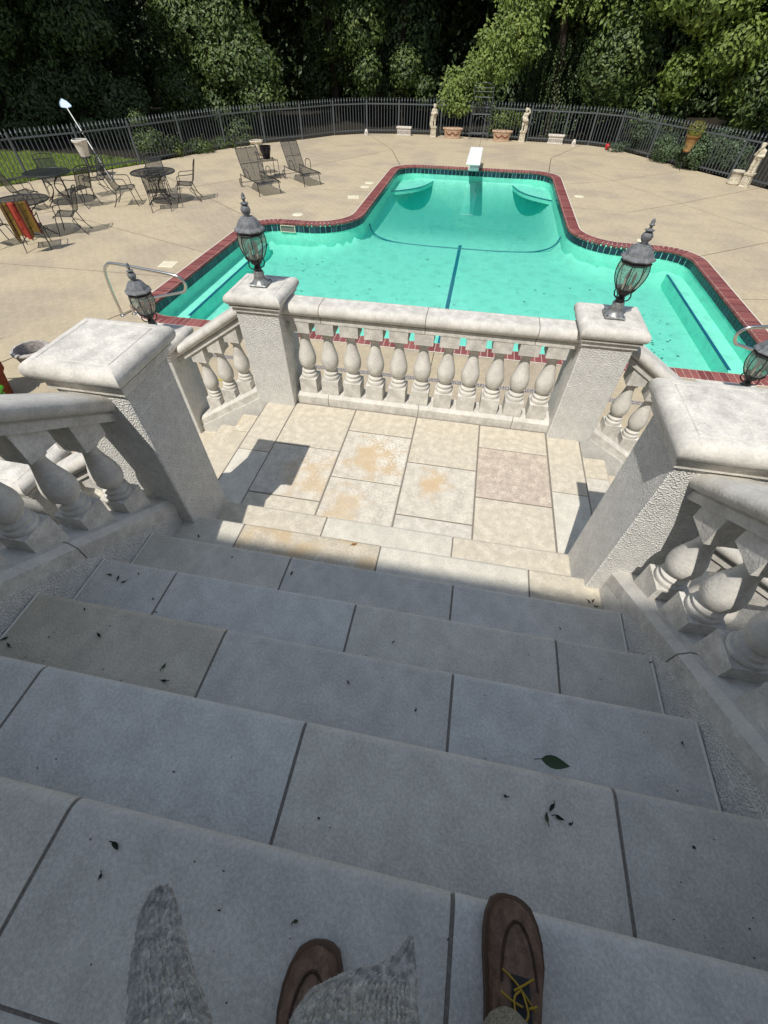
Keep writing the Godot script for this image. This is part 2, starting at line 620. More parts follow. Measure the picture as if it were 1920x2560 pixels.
func make_steps() -> void:
	var s := setting("stone_steps")
	var tones := [M.tread, M.tread_b, M.tread_c, M.tread]
	# the main flight: noses run along x
	for k in range(1, 8):
		var y := k * RISER
		var z := (k - 1) * TREAD
		var half := 1.112 if k == 1 else 1.183
		var cuts := [-half, -0.41, 0.41, half] if k % 2 == 1 else [-half, -0.82, 0.0, 0.82, half]
		var depth := 0.305 if k < 7 else 0.288
		var bed := Geo.new()
		var prof := tread_profile(depth, 0.048)
		bed.extrude(prof, Vector3(-half, y - 0.0035, z + 0.004), Vector3(half, y - 0.0035, z + 0.004), Vector3(0, 0, 1), Vector3.UP)
		part("mortar", bed.mesh(), M.mortar, s)
		for i in cuts.size() - 1:
			var g := Geo.new()
			var a: float = cuts[i] + (0.0045 if i > 0 else 0.0)
			var b: float = cuts[i + 1] - (0.0045 if i < cuts.size() - 2 else 0.0)
			g.extrude(tread_profile(depth), Vector3(a, y, z), Vector3(b, y, z), Vector3(0, 0, 1), Vector3.UP)
			var m: Material = tones[(k * 2 + i * 3) % 4]
			if k == 2 and i == 1:
				m = M.tread_rust
			elif k == 5 and i == 0:
				m = M.tread_tan
			elif k <= 2:
				m = M.pave_b if (i + k) % 2 else M.tread_c
			part("slab", g.mesh(), m, s)
		var rg := Geo.new()
		rg.box(Vector3(-half, y - RISER, z + 0.03), Vector3(half, y - 0.05, z + 0.06))
		part("riser", rg.mesh(), M.tread, s)
	# thin white seam where the stucco meets the treads
	for side in [-1.0, 1.0]:
		for k in range(3, 8):
			var g := Geo.new()
			var y := k * RISER
			g.cbox(Vector3(minf(side * 1.172, side * 1.181), y + 0.0, (k - 1) * TREAD + 0.012), Vector3(maxf(side * 1.172, side * 1.181), y + 0.006, (k - 1) * TREAD + 0.27), 0.002)
			part("seam", g.mesh(), M.caulk, s)
	# the porch behind the top step
	var pb := Geo.new()
	pb.box(Vector3(-3.2, 1.0, 1.93), Vector3(3.2, 1.151, 5.2))
	part("mortar", pb.mesh(), M.mortar, s)
	for r in 4:
		for c in 8:
			var g := Geo.new()
			var x0 := -3.2 + c * 0.8
			var z0 := 1.945 + r * 0.8
			g.cbox(Vector3(x0 + 0.004, 1.10, z0), Vector3(x0 + 0.796, 1.1555, z0 + 0.792), 0.004)
			part("slab", g.mesh(), tones[(r + c * 3) % 4], s)
	# masses under the steps
	var core := Geo.new()
	core.extrude([Vector2(0.04, DECK), Vector2(5.2, DECK), Vector2(5.2, 1.0), Vector2(1.9, 1.0), Vector2(0.065, -0.05)], Vector3(-1.18, 0, 0), Vector3(1.18, 0, 0), Vector3(0, 0, 1), Vector3.UP)
	part("core", core.mesh(), M.mortar, s)
	var core2 := Geo.new()
	core2.box(Vector3(-1.39, DECK, -1.66), Vector3(1.39, -0.055, 0.05))
	part("core", core2.mesh(), M.stucco, s)

	# the landing
	var land := setting("stone_landing")
	var lb := Geo.new()
	lb.box(Vector3(-1.385, -0.05, -1.66), Vector3(1.385, -0.004, 0.06))
	part("mortar", lb.mesh(), M.mortar, land)
	var xs := [-1.112, -0.553, 0.0, 0.55, 1.108]
	var zs := [[-1.376, -0.805, -0.245, 0.05], [-1.376, -1.08, -0.515, 0.05], [-1.376, -0.79, -0.24, 0.05], [-1.376, -1.08, -0.515, 0.05]]
	var looks := [[M.pave_b, M.stained[3], M.pave_b], [M.pave_b, M.stained[0], M.stained[1]], [M.pave_b, M.stained[2], M.pave], [M.pave_b, M.pave_pink, M.pave_b]]
	for c in 4:
		for r in 3:
			var g := Geo.new()
			var j := 0.0055
			g.cbox(Vector3(xs[c] + j, -0.045, zs[c][r] + j), Vector3(xs[c + 1] - j, 0.0 + 0.0012 * ((c + r * 2) % 3), zs[c][r + 1] - j), 0.004)
			part("slab", g.mesh(), looks[c][r], land)
	for side in [-1.0, 1.0]:
		var cut := [-1.64, -0.68, 0.04]
		for r in 2:
			var g := Geo.new()
			var prof := tread_profile(0.272)
			var u := Vector3(-side, 0, 0)
			g.extrude(prof, Vector3(side * 1.387, 0, cut[r] + 0.004), Vector3(side * 1.387, 0, cut[r + 1] - 0.004), u, Vector3.UP)
			part("slab", g.mesh(), M.pave_b if r == 0 else M.tread_c, land)

	# side flights that go down left and right
	var flight := setting("side_steps")
	for side in [-1.0, 1.0]:
		var u := Vector3(-side, 0, 0)
		for k in range(1, 8):
			var upper := k <= 3
			var y := -k * RISER if upper else -0.495 - (k - 3) * 0.153
			var nose := 1.387 + k * TREAD if k < 3 else 2.78 + (k - 3) * TREAD
			var depth := 0.305 if k != 3 else 0.86
			var z0 := -1.32
			var z1 := 0.0
			if k == 3:
				z0 = -1.9
				z1 = 0.55
			elif k > 3:
				z0 = -1.66
				z1 = 0.35
			var cutz := [z0, -1.07, -0.25, z1] if k % 2 == 1 else [z0, -0.66, z1]
			for i in cutz.size() - 1:
				var g := Geo.new()
				g.extrude(tread_profile(depth), Vector3(side * nose, y, cutz[i] + 0.003), Vector3(side * nose, y, cutz[i + 1] - 0.003), u, Vector3.UP)
				var look: Material = [M.pave, M.pave_rust, M.pave_b, M.tread_tan][(k + i * 2 + (1 if side > 0 else 0)) % 4]
				part("slab", g.mesh(), look, flight)
			var rg := Geo.new()
			var low := DECK
			rg.box(Vector3(minf(side * (nose - 0.03), side * (nose - depth)), low, z0 + 0.002), Vector3(maxf(side * (nose - 0.03), side * (nose - depth)), y - 0.05, z1 - 0.002))
			part("riser", rg.mesh(), M.tread_c, flight)


func pillar(at: Vector3, half: float, height: float, cap_half: float, label: String) -> Node3D:
	## at: centre of the foot; height: top of the cap above the foot
	var o := thing("stone_pillar", label, "pillar", at, 0.0, "stucco pillars of the staircase")
	var g := Geo.new()
	g.cbox(Vector3(-half, 0, -half), Vector3(half, height - 0.135, half), 0.006)
	part("shaft", g.mesh(), M.stucco, o)
	var nk := Geo.new()
	var h := height
	nk.square_lathe([Vector2(0, h - 0.135), Vector2(half + 0.014, h - 0.135), Vector2(half + 0.014, h - 0.105), Vector2(half + 0.03, h - 0.098), Vector2(half + 0.03, h - 0.086), Vector2(0, h - 0.086)])
	part("neck", nk.mesh(), M.cast, o)
	var c := Geo.new()
	var r := 0.043
	var prof := [Vector2(0, h - 0.086)]
	for k in 9:
		var a := -PI / 2 + PI * k / 8.0
		prof.append(Vector2(cap_half - r + cos(a) * r, h - 0.043 + sin(a) * r))
	prof.append_array([Vector2(cap_half - 0.058, h), Vector2(cap_half - 0.062, h - 0.005), Vector2(cap_half - 0.066, h), Vector2(0, h + 0.003)])
	c.square_lathe(prof)
	part("cap", c.mesh(), M.cast, o)
	return o


func rail_profile() -> Array:
	## across, below the top: bullnosed rail with a fillet underneath
	var p := []
	for side in [1.0, -1.0]:
		var half := []
		half.append(Vector2(side * 0.058, 0))
		half.append(Vector2(side * 0.061, -0.004))
		half.append(Vector2(side * 0.064, 0))
		for k in 8:
			var a := PI / 2 - PI * k / 7.0
			half.append(Vector2(side * (0.068 + cos(a) * 0.043), -0.043 + sin(a) * 0.043))
		half.append(Vector2(side * 0.076, -0.096))
		half.append(Vector2(side * 0.078, -0.135))
		if side < 0:
			half.reverse()
		p.append_array(half)
	return p


func baluster_body() -> Array:
	return [Vector2(0.0, 0.110), Vector2(0.060, 0.110), Vector2(0.0635, 0.122), Vector2(0.061, 0.136), Vector2(0.052, 0.142), Vector2(0.050, 0.150), Vector2(0.055, 0.155), Vector2(0.056, 0.164), Vector2(0.050, 0.170), Vector2(0.040, 0.176), Vector2(0.040, 0.184),
		Vector2(0.052, 0.196), Vector2(0.061, 0.214), Vector2(0.066, 0.238), Vector2(0.067, 0.262), Vector2(0.0635, 0.288), Vector2(0.0555, 0.318), Vector2(0.046, 0.350), Vector2(0.038, 0.380), Vector2(0.0325, 0.410), Vector2(0.0315, 0.432), Vector2(0.034, 0.442), Vector2(0.047, 0.449), Vector2(0.049, 0.461), Vector2(0.043, 0.470), Vector2(0.043, 0.478), Vector2(0.0, 0.478)]


func baluster_mesh(total: float, slope: float) -> ArrayMesh:
	## slope: rise of rail and plinth per metre along local z
	var g := Geo.new()
	var lift := 0.07 * absf(slope)
	var low := 0.132 if slope == 0.0 else 0.082 + lift * 0.7
	var high := total - (0.090 if slope == 0.0 else 0.072 + lift * 0.7)
	var prof := []
	for p in baluster_body():
		prof.append(Vector2(p.x * (1.10 if slope == 0.0 else 1.02), low + (p.y - 0.110) * (high - low) / (0.478 - 0.110)))
	g.lathe(prof, 22)
	var b := 0.0745 if slope == 0.0 else 0.066
	for e in 2:
		var y0: float = 0.0 if e == 0 else prof[prof.size() - 1].y - 0.002
		var y1: float = prof[0].y + 0.002 if e == 0 else total
		var p := []
		for i in 8:
			var x := b if i & 1 else -b
			var z := b if i & 4 else -b
			var top := (i & 2) > 0
			var y := y1 if top else y0
			if (e == 0 and not top) or (e == 1 and top):
				y += slope * z
			p.append(Vector3(x, y, z))
		var mid := Vector3(0, (y0 + y1) * 0.5, 0)
		for f in [[0, 1, 3, 2], [4, 5, 7, 6], [0, 1, 5, 4], [2, 3, 7, 6], [0, 2, 6, 4], [1, 3, 7, 5]]:
			g.quad_out(p[f[0]], p[f[1]], p[f[2]], p[f[3]], mid)
	return g.mesh()


func balustrade(label: String, a: Vector3, b: Vector3, plinth_top_a: float, rail_bottom_a: float, slope: float, spots: Array, cuts: Array, plinth_half := 0.10) -> void:
	## a, b: the two ends on the centre line (y is ignored); slope: rise per metre from a to b; spots and cuts: metres from a
	var o := thing("balustrade", label, "balustrade", Vector3(a.x, 0, a.z), 0.0, "stone balustrades of the staircase")
	var d := Vector3(b.x - a.x, 0, b.z - a.z)
	var length := d.length()
	d = d.normalized()
	var across := Vector3.UP.cross(d)
	var edge := [0.0] + cuts + [length]
	for i in edge.size() - 1:
		var s0: float = edge[i] + (0.003 if i > 0 else 0.0)
		var s1: float = edge[i + 1] - (0.003 if i < edge.size() - 2 else 0.0)
		var pa := d * s0 + Vector3.UP * (slope * s0)
		var pb := d * s1 + Vector3.UP * (slope * s1)
		var g := Geo.new()
		var h := plinth_half
		g.extrude([Vector2(-h, -0.105), Vector2(h, -0.105), Vector2(h, -0.028), Vector2(h - 0.026, 0), Vector2(-h + 0.026, 0), Vector2(-h, -0.028)], pa + Vector3.UP * plinth_top_a, pb + Vector3.UP * plinth_top_a, across, Vector3.UP, 20.0)
		part("plinth", g.mesh(), M.cast, o)
		var r := Geo.new()
		r.extrude(rail_profile(), pa + Vector3.UP * (rail_bottom_a + 0.135), pb + Vector3.UP * (rail_bottom_a + 0.135), across, Vector3.UP, 30.0)
		part("top_rail", r.mesh(), M.cast, o)
	for i in edge.size() - 2:
		# mortar shows in the joints of rail and plinth
		var s: float = edge[i + 1]
		var q := d * s + Vector3.UP * (slope * s)
		var g := Geo.new()
		var inner := []
		for p in rail_profile():
			inner.append(Vector2(p.x * 0.985, p.y * 0.96 - 0.003))
		g.extrude(inner, q - d * 0.006 + Vector3.UP * (rail_bottom_a + 0.135), q + d * 0.006 + Vector3.UP * (rail_bottom_a + 0.135), across, Vector3.UP)
		var h := plinth_half - 0.003
		g.extrude([Vector2(-h, -0.1), Vector2(h, -0.1), Vector2(h, -0.028), Vector2(h - 0.026, -0.003), Vector2(-h + 0.026, -0.003), Vector2(-h, -0.028)], q - d * 0.006 + Vector3.UP * plinth_top_a, q + d * 0.006 + Vector3.UP * plinth_top_a, across, Vector3.UP)
		part("mortar", g.mesh(), M.mortar, o)
	var key := "bal_%.3f" % slope
	var total := rail_bottom_a - plinth_top_a
	var mesh := baluster_mesh(total, slope)
	var turn := Basis(Vector3.UP, atan2(d.x, d.z))
	for s in spots:
		part("baluster", mesh, M.cast, o, Transform3D(turn, d * s + Vector3.UP * (plinth_top_a + slope * s)))


func stringer(called: String, poly: Array, a: Vector3, b: Vector3, u: Vector3, label: String) -> void:
	var g := Geo.new()
	g.extrude(poly, a, b, u, Vector3.UP)
	single(called, g.mesh(), M.stucco, label, "wall", Vector3.ZERO, 0.0, "stucco walls beside the stairs")


func make_staircase() -> void:
	make_steps()
	# pillars: near pair on the first steps, far pair at the landing's edge, low pairs at the foot of the side flights
	pillar(Vector3(-1.282, DECK, 0.172), 0.170, 1.345 - DECK, 0.226, "broad lampless pillar at the foot of the main rail, on the patio table side")
	pillar(Vector3(1.282, DECK, 0.172), 0.170, 1.345 - DECK, 0.226, "broad lampless pillar at the foot of the main rail, away from the patio tables")
	pillar(Vector3(-1.282, DECK, -1.488), 0.170, 0.957 - DECK, 0.222, "lamp pillar ending the landing balustrade on the patio table side")
	pillar(Vector3(1.282, DECK, -1.488), 0.170, 0.957 - DECK, 0.222, "lamp pillar ending the landing balustrade on the side away from the patio tables")
	pillar(Vector3(-2.372, DECK, -1.488), 0.170, 0.463 - DECK, 0.222, "low lamp pillar at the foot of the side stairs towards the patio tables")
	pillar(Vector3(2.372, DECK, -1.488), 0.170, 0.463 - DECK, 0.222, "low lamp pillar at the foot of the side stairs away from the patio tables")
	pillar(Vector3(-2.372, DECK, 0.172), 0.170, 0.463 - DECK, 0.222, "low lampless pillar at the foot of the side stairs towards the patio tables")
	pillar(Vector3(2.372, DECK, 0.172), 0.170, 0.463 - DECK, 0.222, "low lampless pillar at the foot of the side stairs away from the patio tables")
	# landing balustrade
	var spots := []
	for i in 11:
		spots.append(1.112 - 0.99 + 0.198 * i)
	balustrade("level stone balustrade of eleven balusters across the landing above the pool", Vector3(-1.112, 0, -1.488), Vector3(1.112, 0, -1.488), 0.098, 0.737, 0.0, spots, [0.30, 1.115, 1.925])
	# main flight
	for side in [-1.0, 1.0]:
		var word := "on the patio table side" if side < 0 else "on the side away from the tables"
		var sp := []
		for i in 6:
			sp.append(0.148 + 0.2135 * i)
		balustrade("long sloping stone balustrade of the main steps %s" % word, Vector3(side * 1.302, 0, 0.342), Vector3(side * 1.302, 0, 1.78), 0.513, 1.058, 0.605, sp, [0.545, 1.05], 0.119)
		stringer("stair_wall", [Vector2(0.344, DECK), Vector2(1.95, DECK), Vector2(1.95, 1.38), Vector2(0.344, 0.41)], Vector3(side * 1.1845, 0, 0), Vector3(side * 1.418, 0, 0), Vector3(0, 0, 1), "stucco wall under the main steps' balustrade %s" % word)
		pillar(Vector3(side * 1.282, DECK, 1.955), 0.170, 2.42 - DECK, 0.226, "tall pillar at the top of the main rail %s" % word)
		for zc in [-1.488, 0.172]:
			var where := "pool side" if zc < 0 else "house side"
			var pts := []
			for x in [1.625, 1.811, 1.997]:
				pts.append(x - 1.452)
			balustrade("short balustrade on the %s of the side stairs, %s" % [where, word.trim_prefix("on the ")], Vector3(side * 1.452, 0, zc), Vector3(side * 2.202, 0, zc), 0.108, 0.700, -0.605, pts, [])
			var w0: float = zc - 0.112
			var w1: float = zc + 0.112
			stringer("stair_wall", [Vector2(1.45, DECK), Vector2(2.205, DECK), Vector2(2.205, -0.44), Vector2(1.45, 0.008)], Vector3(0, 0, w0), Vector3(0, 0, w1), Vector3(side, 0, 0), "stucco wall on the %s of the side stairs, %s" % [where, word])


func lamp() -> Node3D:
	var o := thing("post_lamp", "", "lamp", Vector3.ZERO, 0.0, "octagonal lamps on the pillars")
	var b := Geo.new()
	b.cbox(Vector3(-0.068, 0, -0.068), Vector3(0.068, 0.016, 0.068), 0.006)
	part("base_plate", b.mesh(), M.lamp_base, o)
	for sx in [-1.0, 1.0]:
		for sz in [-1.0, 1.0]:
			var bt := Geo.new()
			bt.lathe([Vector2(0, 0.016), Vector2(0.006, 0.016), Vector2(0.006, 0.020), Vector2(0, 0.022)], 6, Transform3D(Basis(), Vector3(sx * 0.055, 0, sz * 0.055)))
			part("bolt", bt.mesh(), M.lamp_black, o)
	var f := Geo.new()
	f.lathe([Vector2(0.062, 0.0155), Vector2(0.058, 0.021), Vector2(0.047, 0.032), Vector2(0.040, 0.046), Vector2(0.0385, 0.062), Vector2(0.0385, 0.086), Vector2(0.034, 0.094), Vector2(0.0, 0.096)], 32, Transform3D.IDENTITY, 50.0, func(a, y): return 1.0 + (0.05 * cos(a * 16.0) if y < 0.05 else 0.0))
	part("fluted_foot", f.mesh(), M.lamp_base, o)
	var nk := Geo.new()
	nk.lathe([Vector2(0.026, 0.094), Vector2(0.026, 0.118), Vector2(0.020, 0.124), Vector2(0.019, 0.134), Vector2(0.034, 0.142), Vector2(0.040, 0.150), Vector2(0.043, 0.152), Vector2(0.048, 0.170), Vector2(0.062, 0.176), Vector2(0.062, 0.181), Vector2(0.0, 0.181)], 16)
	part("neck", nk.mesh(), M.lamp_black, o)
	for k in 4:
		var an := TAU * (k + 0.5) / 4
		var d := Vector3(cos(an), 0, sin(an))
		var sc := Geo.new()
		sc.tube(bend([d * 0.027 + Vector3(0, 0.108, 0), d * 0.052 + Vector3(0, 0.120, 0), d * 0.060 + Vector3(0, 0.145, 0), d * 0.054 + Vector3(0, 0.165, 0), d * 0.066 + Vector3(0, 0.182, 0), d * 0.074 + Vector3(0, 0.196, 0)], 4), 0.0045, 5)
		part("scroll", sc.mesh(), M.lamp_black, o)
	# glass lantern: eight bent panes between eight ribs
	var prof := [Vector2(0.060, 0.180), Vector2(0.078, 0.210), Vector2(0.091, 0.245), Vector2(0.096, 0.275), Vector2(0.094, 0.305), Vector2(0.086, 0.334)]
	for k in 8:
		var a0 := TAU * (k - 0.5) / 8
		var a1 := TAU * (k + 0.5) / 8
		var g := Geo.new()
		for i in prof.size() - 1:
			var p: Vector2 = prof[i]
			var q: Vector2 = prof[i + 1]
			g.quad_out(Vector3(cos(a0) * p.x, p.y, sin(a0) * p.x), Vector3(cos(a1) * p.x, p.y, sin(a1) * p.x), Vector3(cos(a1) * q.x, q.y, sin(a1) * q.x), Vector3(cos(a0) * q.x, q.y, sin(a0) * q.x), Vector3(0, 0.26, 0), 5)
		part("glass_pane", g.mesh(), M.glass, o)
		var rb := Geo.new()
		var pts := []
		for p in prof:
			pts.append(Vector3(cos(a0) * (p.x + 0.001), p.y, sin(a0) * (p.x + 0.001)))
		rb.tube(pts, 0.0032, 5)
		part("rib", rb.mesh(), M.lamp_black, o)
	var cl := Geo.new()
	cl.lathe([Vector2(0.078, 0.330), Vector2(0.093, 0.330), Vector2(0.096, 0.337), Vector2(0.090, 0.342), Vector2(0.092, 0.356), Vector2(0.078, 0.356)], 8, Transform3D(Basis(Vector3.UP, PI / 8), Vector3.ZERO), 10.0, null, true)
	part("collar", cl.mesh(), M.lamp_black, o)
	var rf := Geo.new()
	rf.lathe([Vector2(0.0, 0.352), Vector2(0.100, 0.352), Vector2(0.106, 0.360), Vector2(0.100, 0.368), Vector2(0.090, 0.374), Vector2(0.086, 0.378), Vector2(0.072, 0.402), Vector2(0.058, 0.420), Vector2(0.050, 0.425), Vector2(0.046, 0.430), Vector2(0.022, 0.434), Vector2(0.0, 0.434)], 8, Transform3D(Basis(Vector3.UP, PI / 8), Vector3.ZERO), 8.0, null, true)
	part("roof", rf.mesh(), M.lamp_faded, o)
	var fn := Geo.new()
	fn.lathe([Vector2(0.020, 0.432), Vector2(0.018, 0.440), Vector2(0.028, 0.456), Vector2(0.032, 0.472), Vector2(0.027, 0.488), Vector2(0.016, 0.498), Vector2(0.026, 0.503), Vector2(0.027, 0.508), Vector2(0.010, 0.512), Vector2(0.007, 0.525), Vector2(0.015, 0.530), Vector2(0.016, 0.535), Vector2(0.011, 0.540), Vector2(0.012, 0.550), Vector2(0.006, 0.562), Vector2(0.0, 0.566)], 14, Transform3D.IDENTITY, 55.0, func(a, y): return 1.0 + (0.10 * cos(a * 5.0) if y > 0.445 and y < 0.51 else 0.0))
	part("finial", fn.mesh(), M.lamp_faded, o)
	for k in 3:
		var an := TAU * k / 3 + 0.4
		var d := Vector3(cos(an), 0, sin(an)) * 0.028
		var cd := Geo.new()
		cd.lathe([Vector2(0, 0.181), Vector2(0.008, 0.181), Vector2(0.008, 0.226), Vector2(0, 0.226)], 8, Transform3D(Basis(), d))
		part("candle", cd.mesh(), M.white_plastic, o)
		var bl := Geo.new()
		bl.lathe([Vector2(0, 0.226), Vector2(0.006, 0.226), Vector2(0.012, 0.245), Vector2(0.009, 0.265), Vector2(0.002, 0.284), Vector2(0, 0.285)], 8, Transform3D(Basis(), d))
		part("bulb", bl.mesh(), M.bulb, o)
	return o


func make_lamps() -> void:
	var l := lamp()
	l.position = Vector3(-1.282, 0.9605, -1.488)
	l.rotation.y = 0.0
	l.set_meta("label", "black octagonal lamp on the landing pillar nearer the patio tables")
	again(l, Vector3(1.282, 0.9605, -1.488), 0.0, "black octagonal lamp on the landing pillar farther from the patio tables")
	again(l, Vector3(-2.372, 0.4665, -1.488), 0.0, "black octagonal lamp on the low pillar nearer the patio tables")
	again(l, Vector3(2.372, 0.4665, -1.488), 0.0, "black octagonal lamp on the low pillar farther from the patio tables")

const PX := -0.11        # axis of the pool
const POOL_NEAR := -4.87
const POOL_WAIST := -11.17
const POOL_FAR := -18.87
const POOL_WIDE := 5.79
const POOL_NARROW := 3.11


func pool_outline(inset: float) -> PackedVector2Array:
	## outer edge of the coping (x, z), moved inwards by inset; starts at the near side and runs once round
	var e := inset
	var half := []
	var arc := func(c: Vector2, r: float, a0: float, a1: float, n: int) -> Array:
		var out := []
		for k in n + 1:
			var a := deg_to_rad(lerpf(a0, a1, float(k) / n))
			out.append(c + Vector2(cos(a), sin(a)) * r)
		return out
	# right half, from the middle of the near side
	half.append(Vector2(0, POOL_NEAR - e))
	half.append_array(arc.call(Vector2(POOL_WIDE - 0.85, POOL_NEAR - 0.85), 0.85 - e, 90, 0, 10))
	half.append_array(arc.call(Vector2(POOL_WIDE - 0.95, POOL_WAIST + 0.95), 0.95 - e, 0, -90, 12))
	half.append_array(arc.call(Vector2(POOL_NARROW + 1.05, POOL_WAIST - 1.05), 1.05 + e, 90, 180, 12))
	half.append_array(arc.call(Vector2(POOL_NARROW - 1.0, POOL_FAR + 1.0), 1.0 - e, 0, -90, 12))
	half.append(Vector2(0, POOL_FAR + e))
	var out := PackedVector2Array()
	for p in half:
		out.append(Vector2(PX + p.x, p.y))
	for i in range(half.size() - 2, 0, -1):
		out.append(Vector2(PX - half[i].x, half[i].y))
	return out


func walk(poly: PackedVector2Array, pitch: float) -> Array:
	## evenly spaced [point, tangent] along a closed line
	var total := 0.0
	var n := poly.size()
	for i in n:
		total += poly[i].distance_to(poly[(i + 1) % n])
	var count := int(round(total / pitch))
	var step := total / count
	var out := []
	var at := step * 0.5
	var run := 0.0
	for i in n:
		var a := poly[i]
		var b := poly[(i + 1) % n]
		var l := a.distance_to(b)
		while at < run + l and out.size() < count:
			out.append([a.lerp(b, (at - run) / l), (b - a).normalized()])
			at += step
		run += l
	return out


func ribbon(inner: PackedVector2Array, outer: PackedVector2Array, y: float) -> ArrayMesh:
	var g := Geo.new()
	var n := inner.size()
	for i in n:
		var j := (i + 1) % n
		var a := Vector3(inner[i].x, y, inner[i].y)
		var b := Vector3(inner[j].x, y, inner[j].y)
		var c := Vector3(outer[j].x, y, outer[j].y)
		var d := Vector3(outer[i].x, y, outer[i].y)
		g.quad_out(a, b, c, d, a - Vector3.UP * 5.0)
	return g.mesh()


func floor_height(x: float, z: float, away: float) -> float:
	## pool floor under (x, z); away: distance from the wall
	var slope := smoothstep(-12.3, -16.2, z)
	var low := lerpf(-1.95, -1.99, smoothstep(-5.0, -12.0, z))
	var deep := lerpf(low, -2.42, slope)
	var r := lerpf(0.30, 0.9, slope)
	if away < r:
		var k := r - maxf(away, 0.0)
		var rise := r - sqrt(maxf(r * r - k * k, 0.0))
		deep += minf(rise, (-1.62 - deep) if -1.62 > deep else 0.0)
	return deep


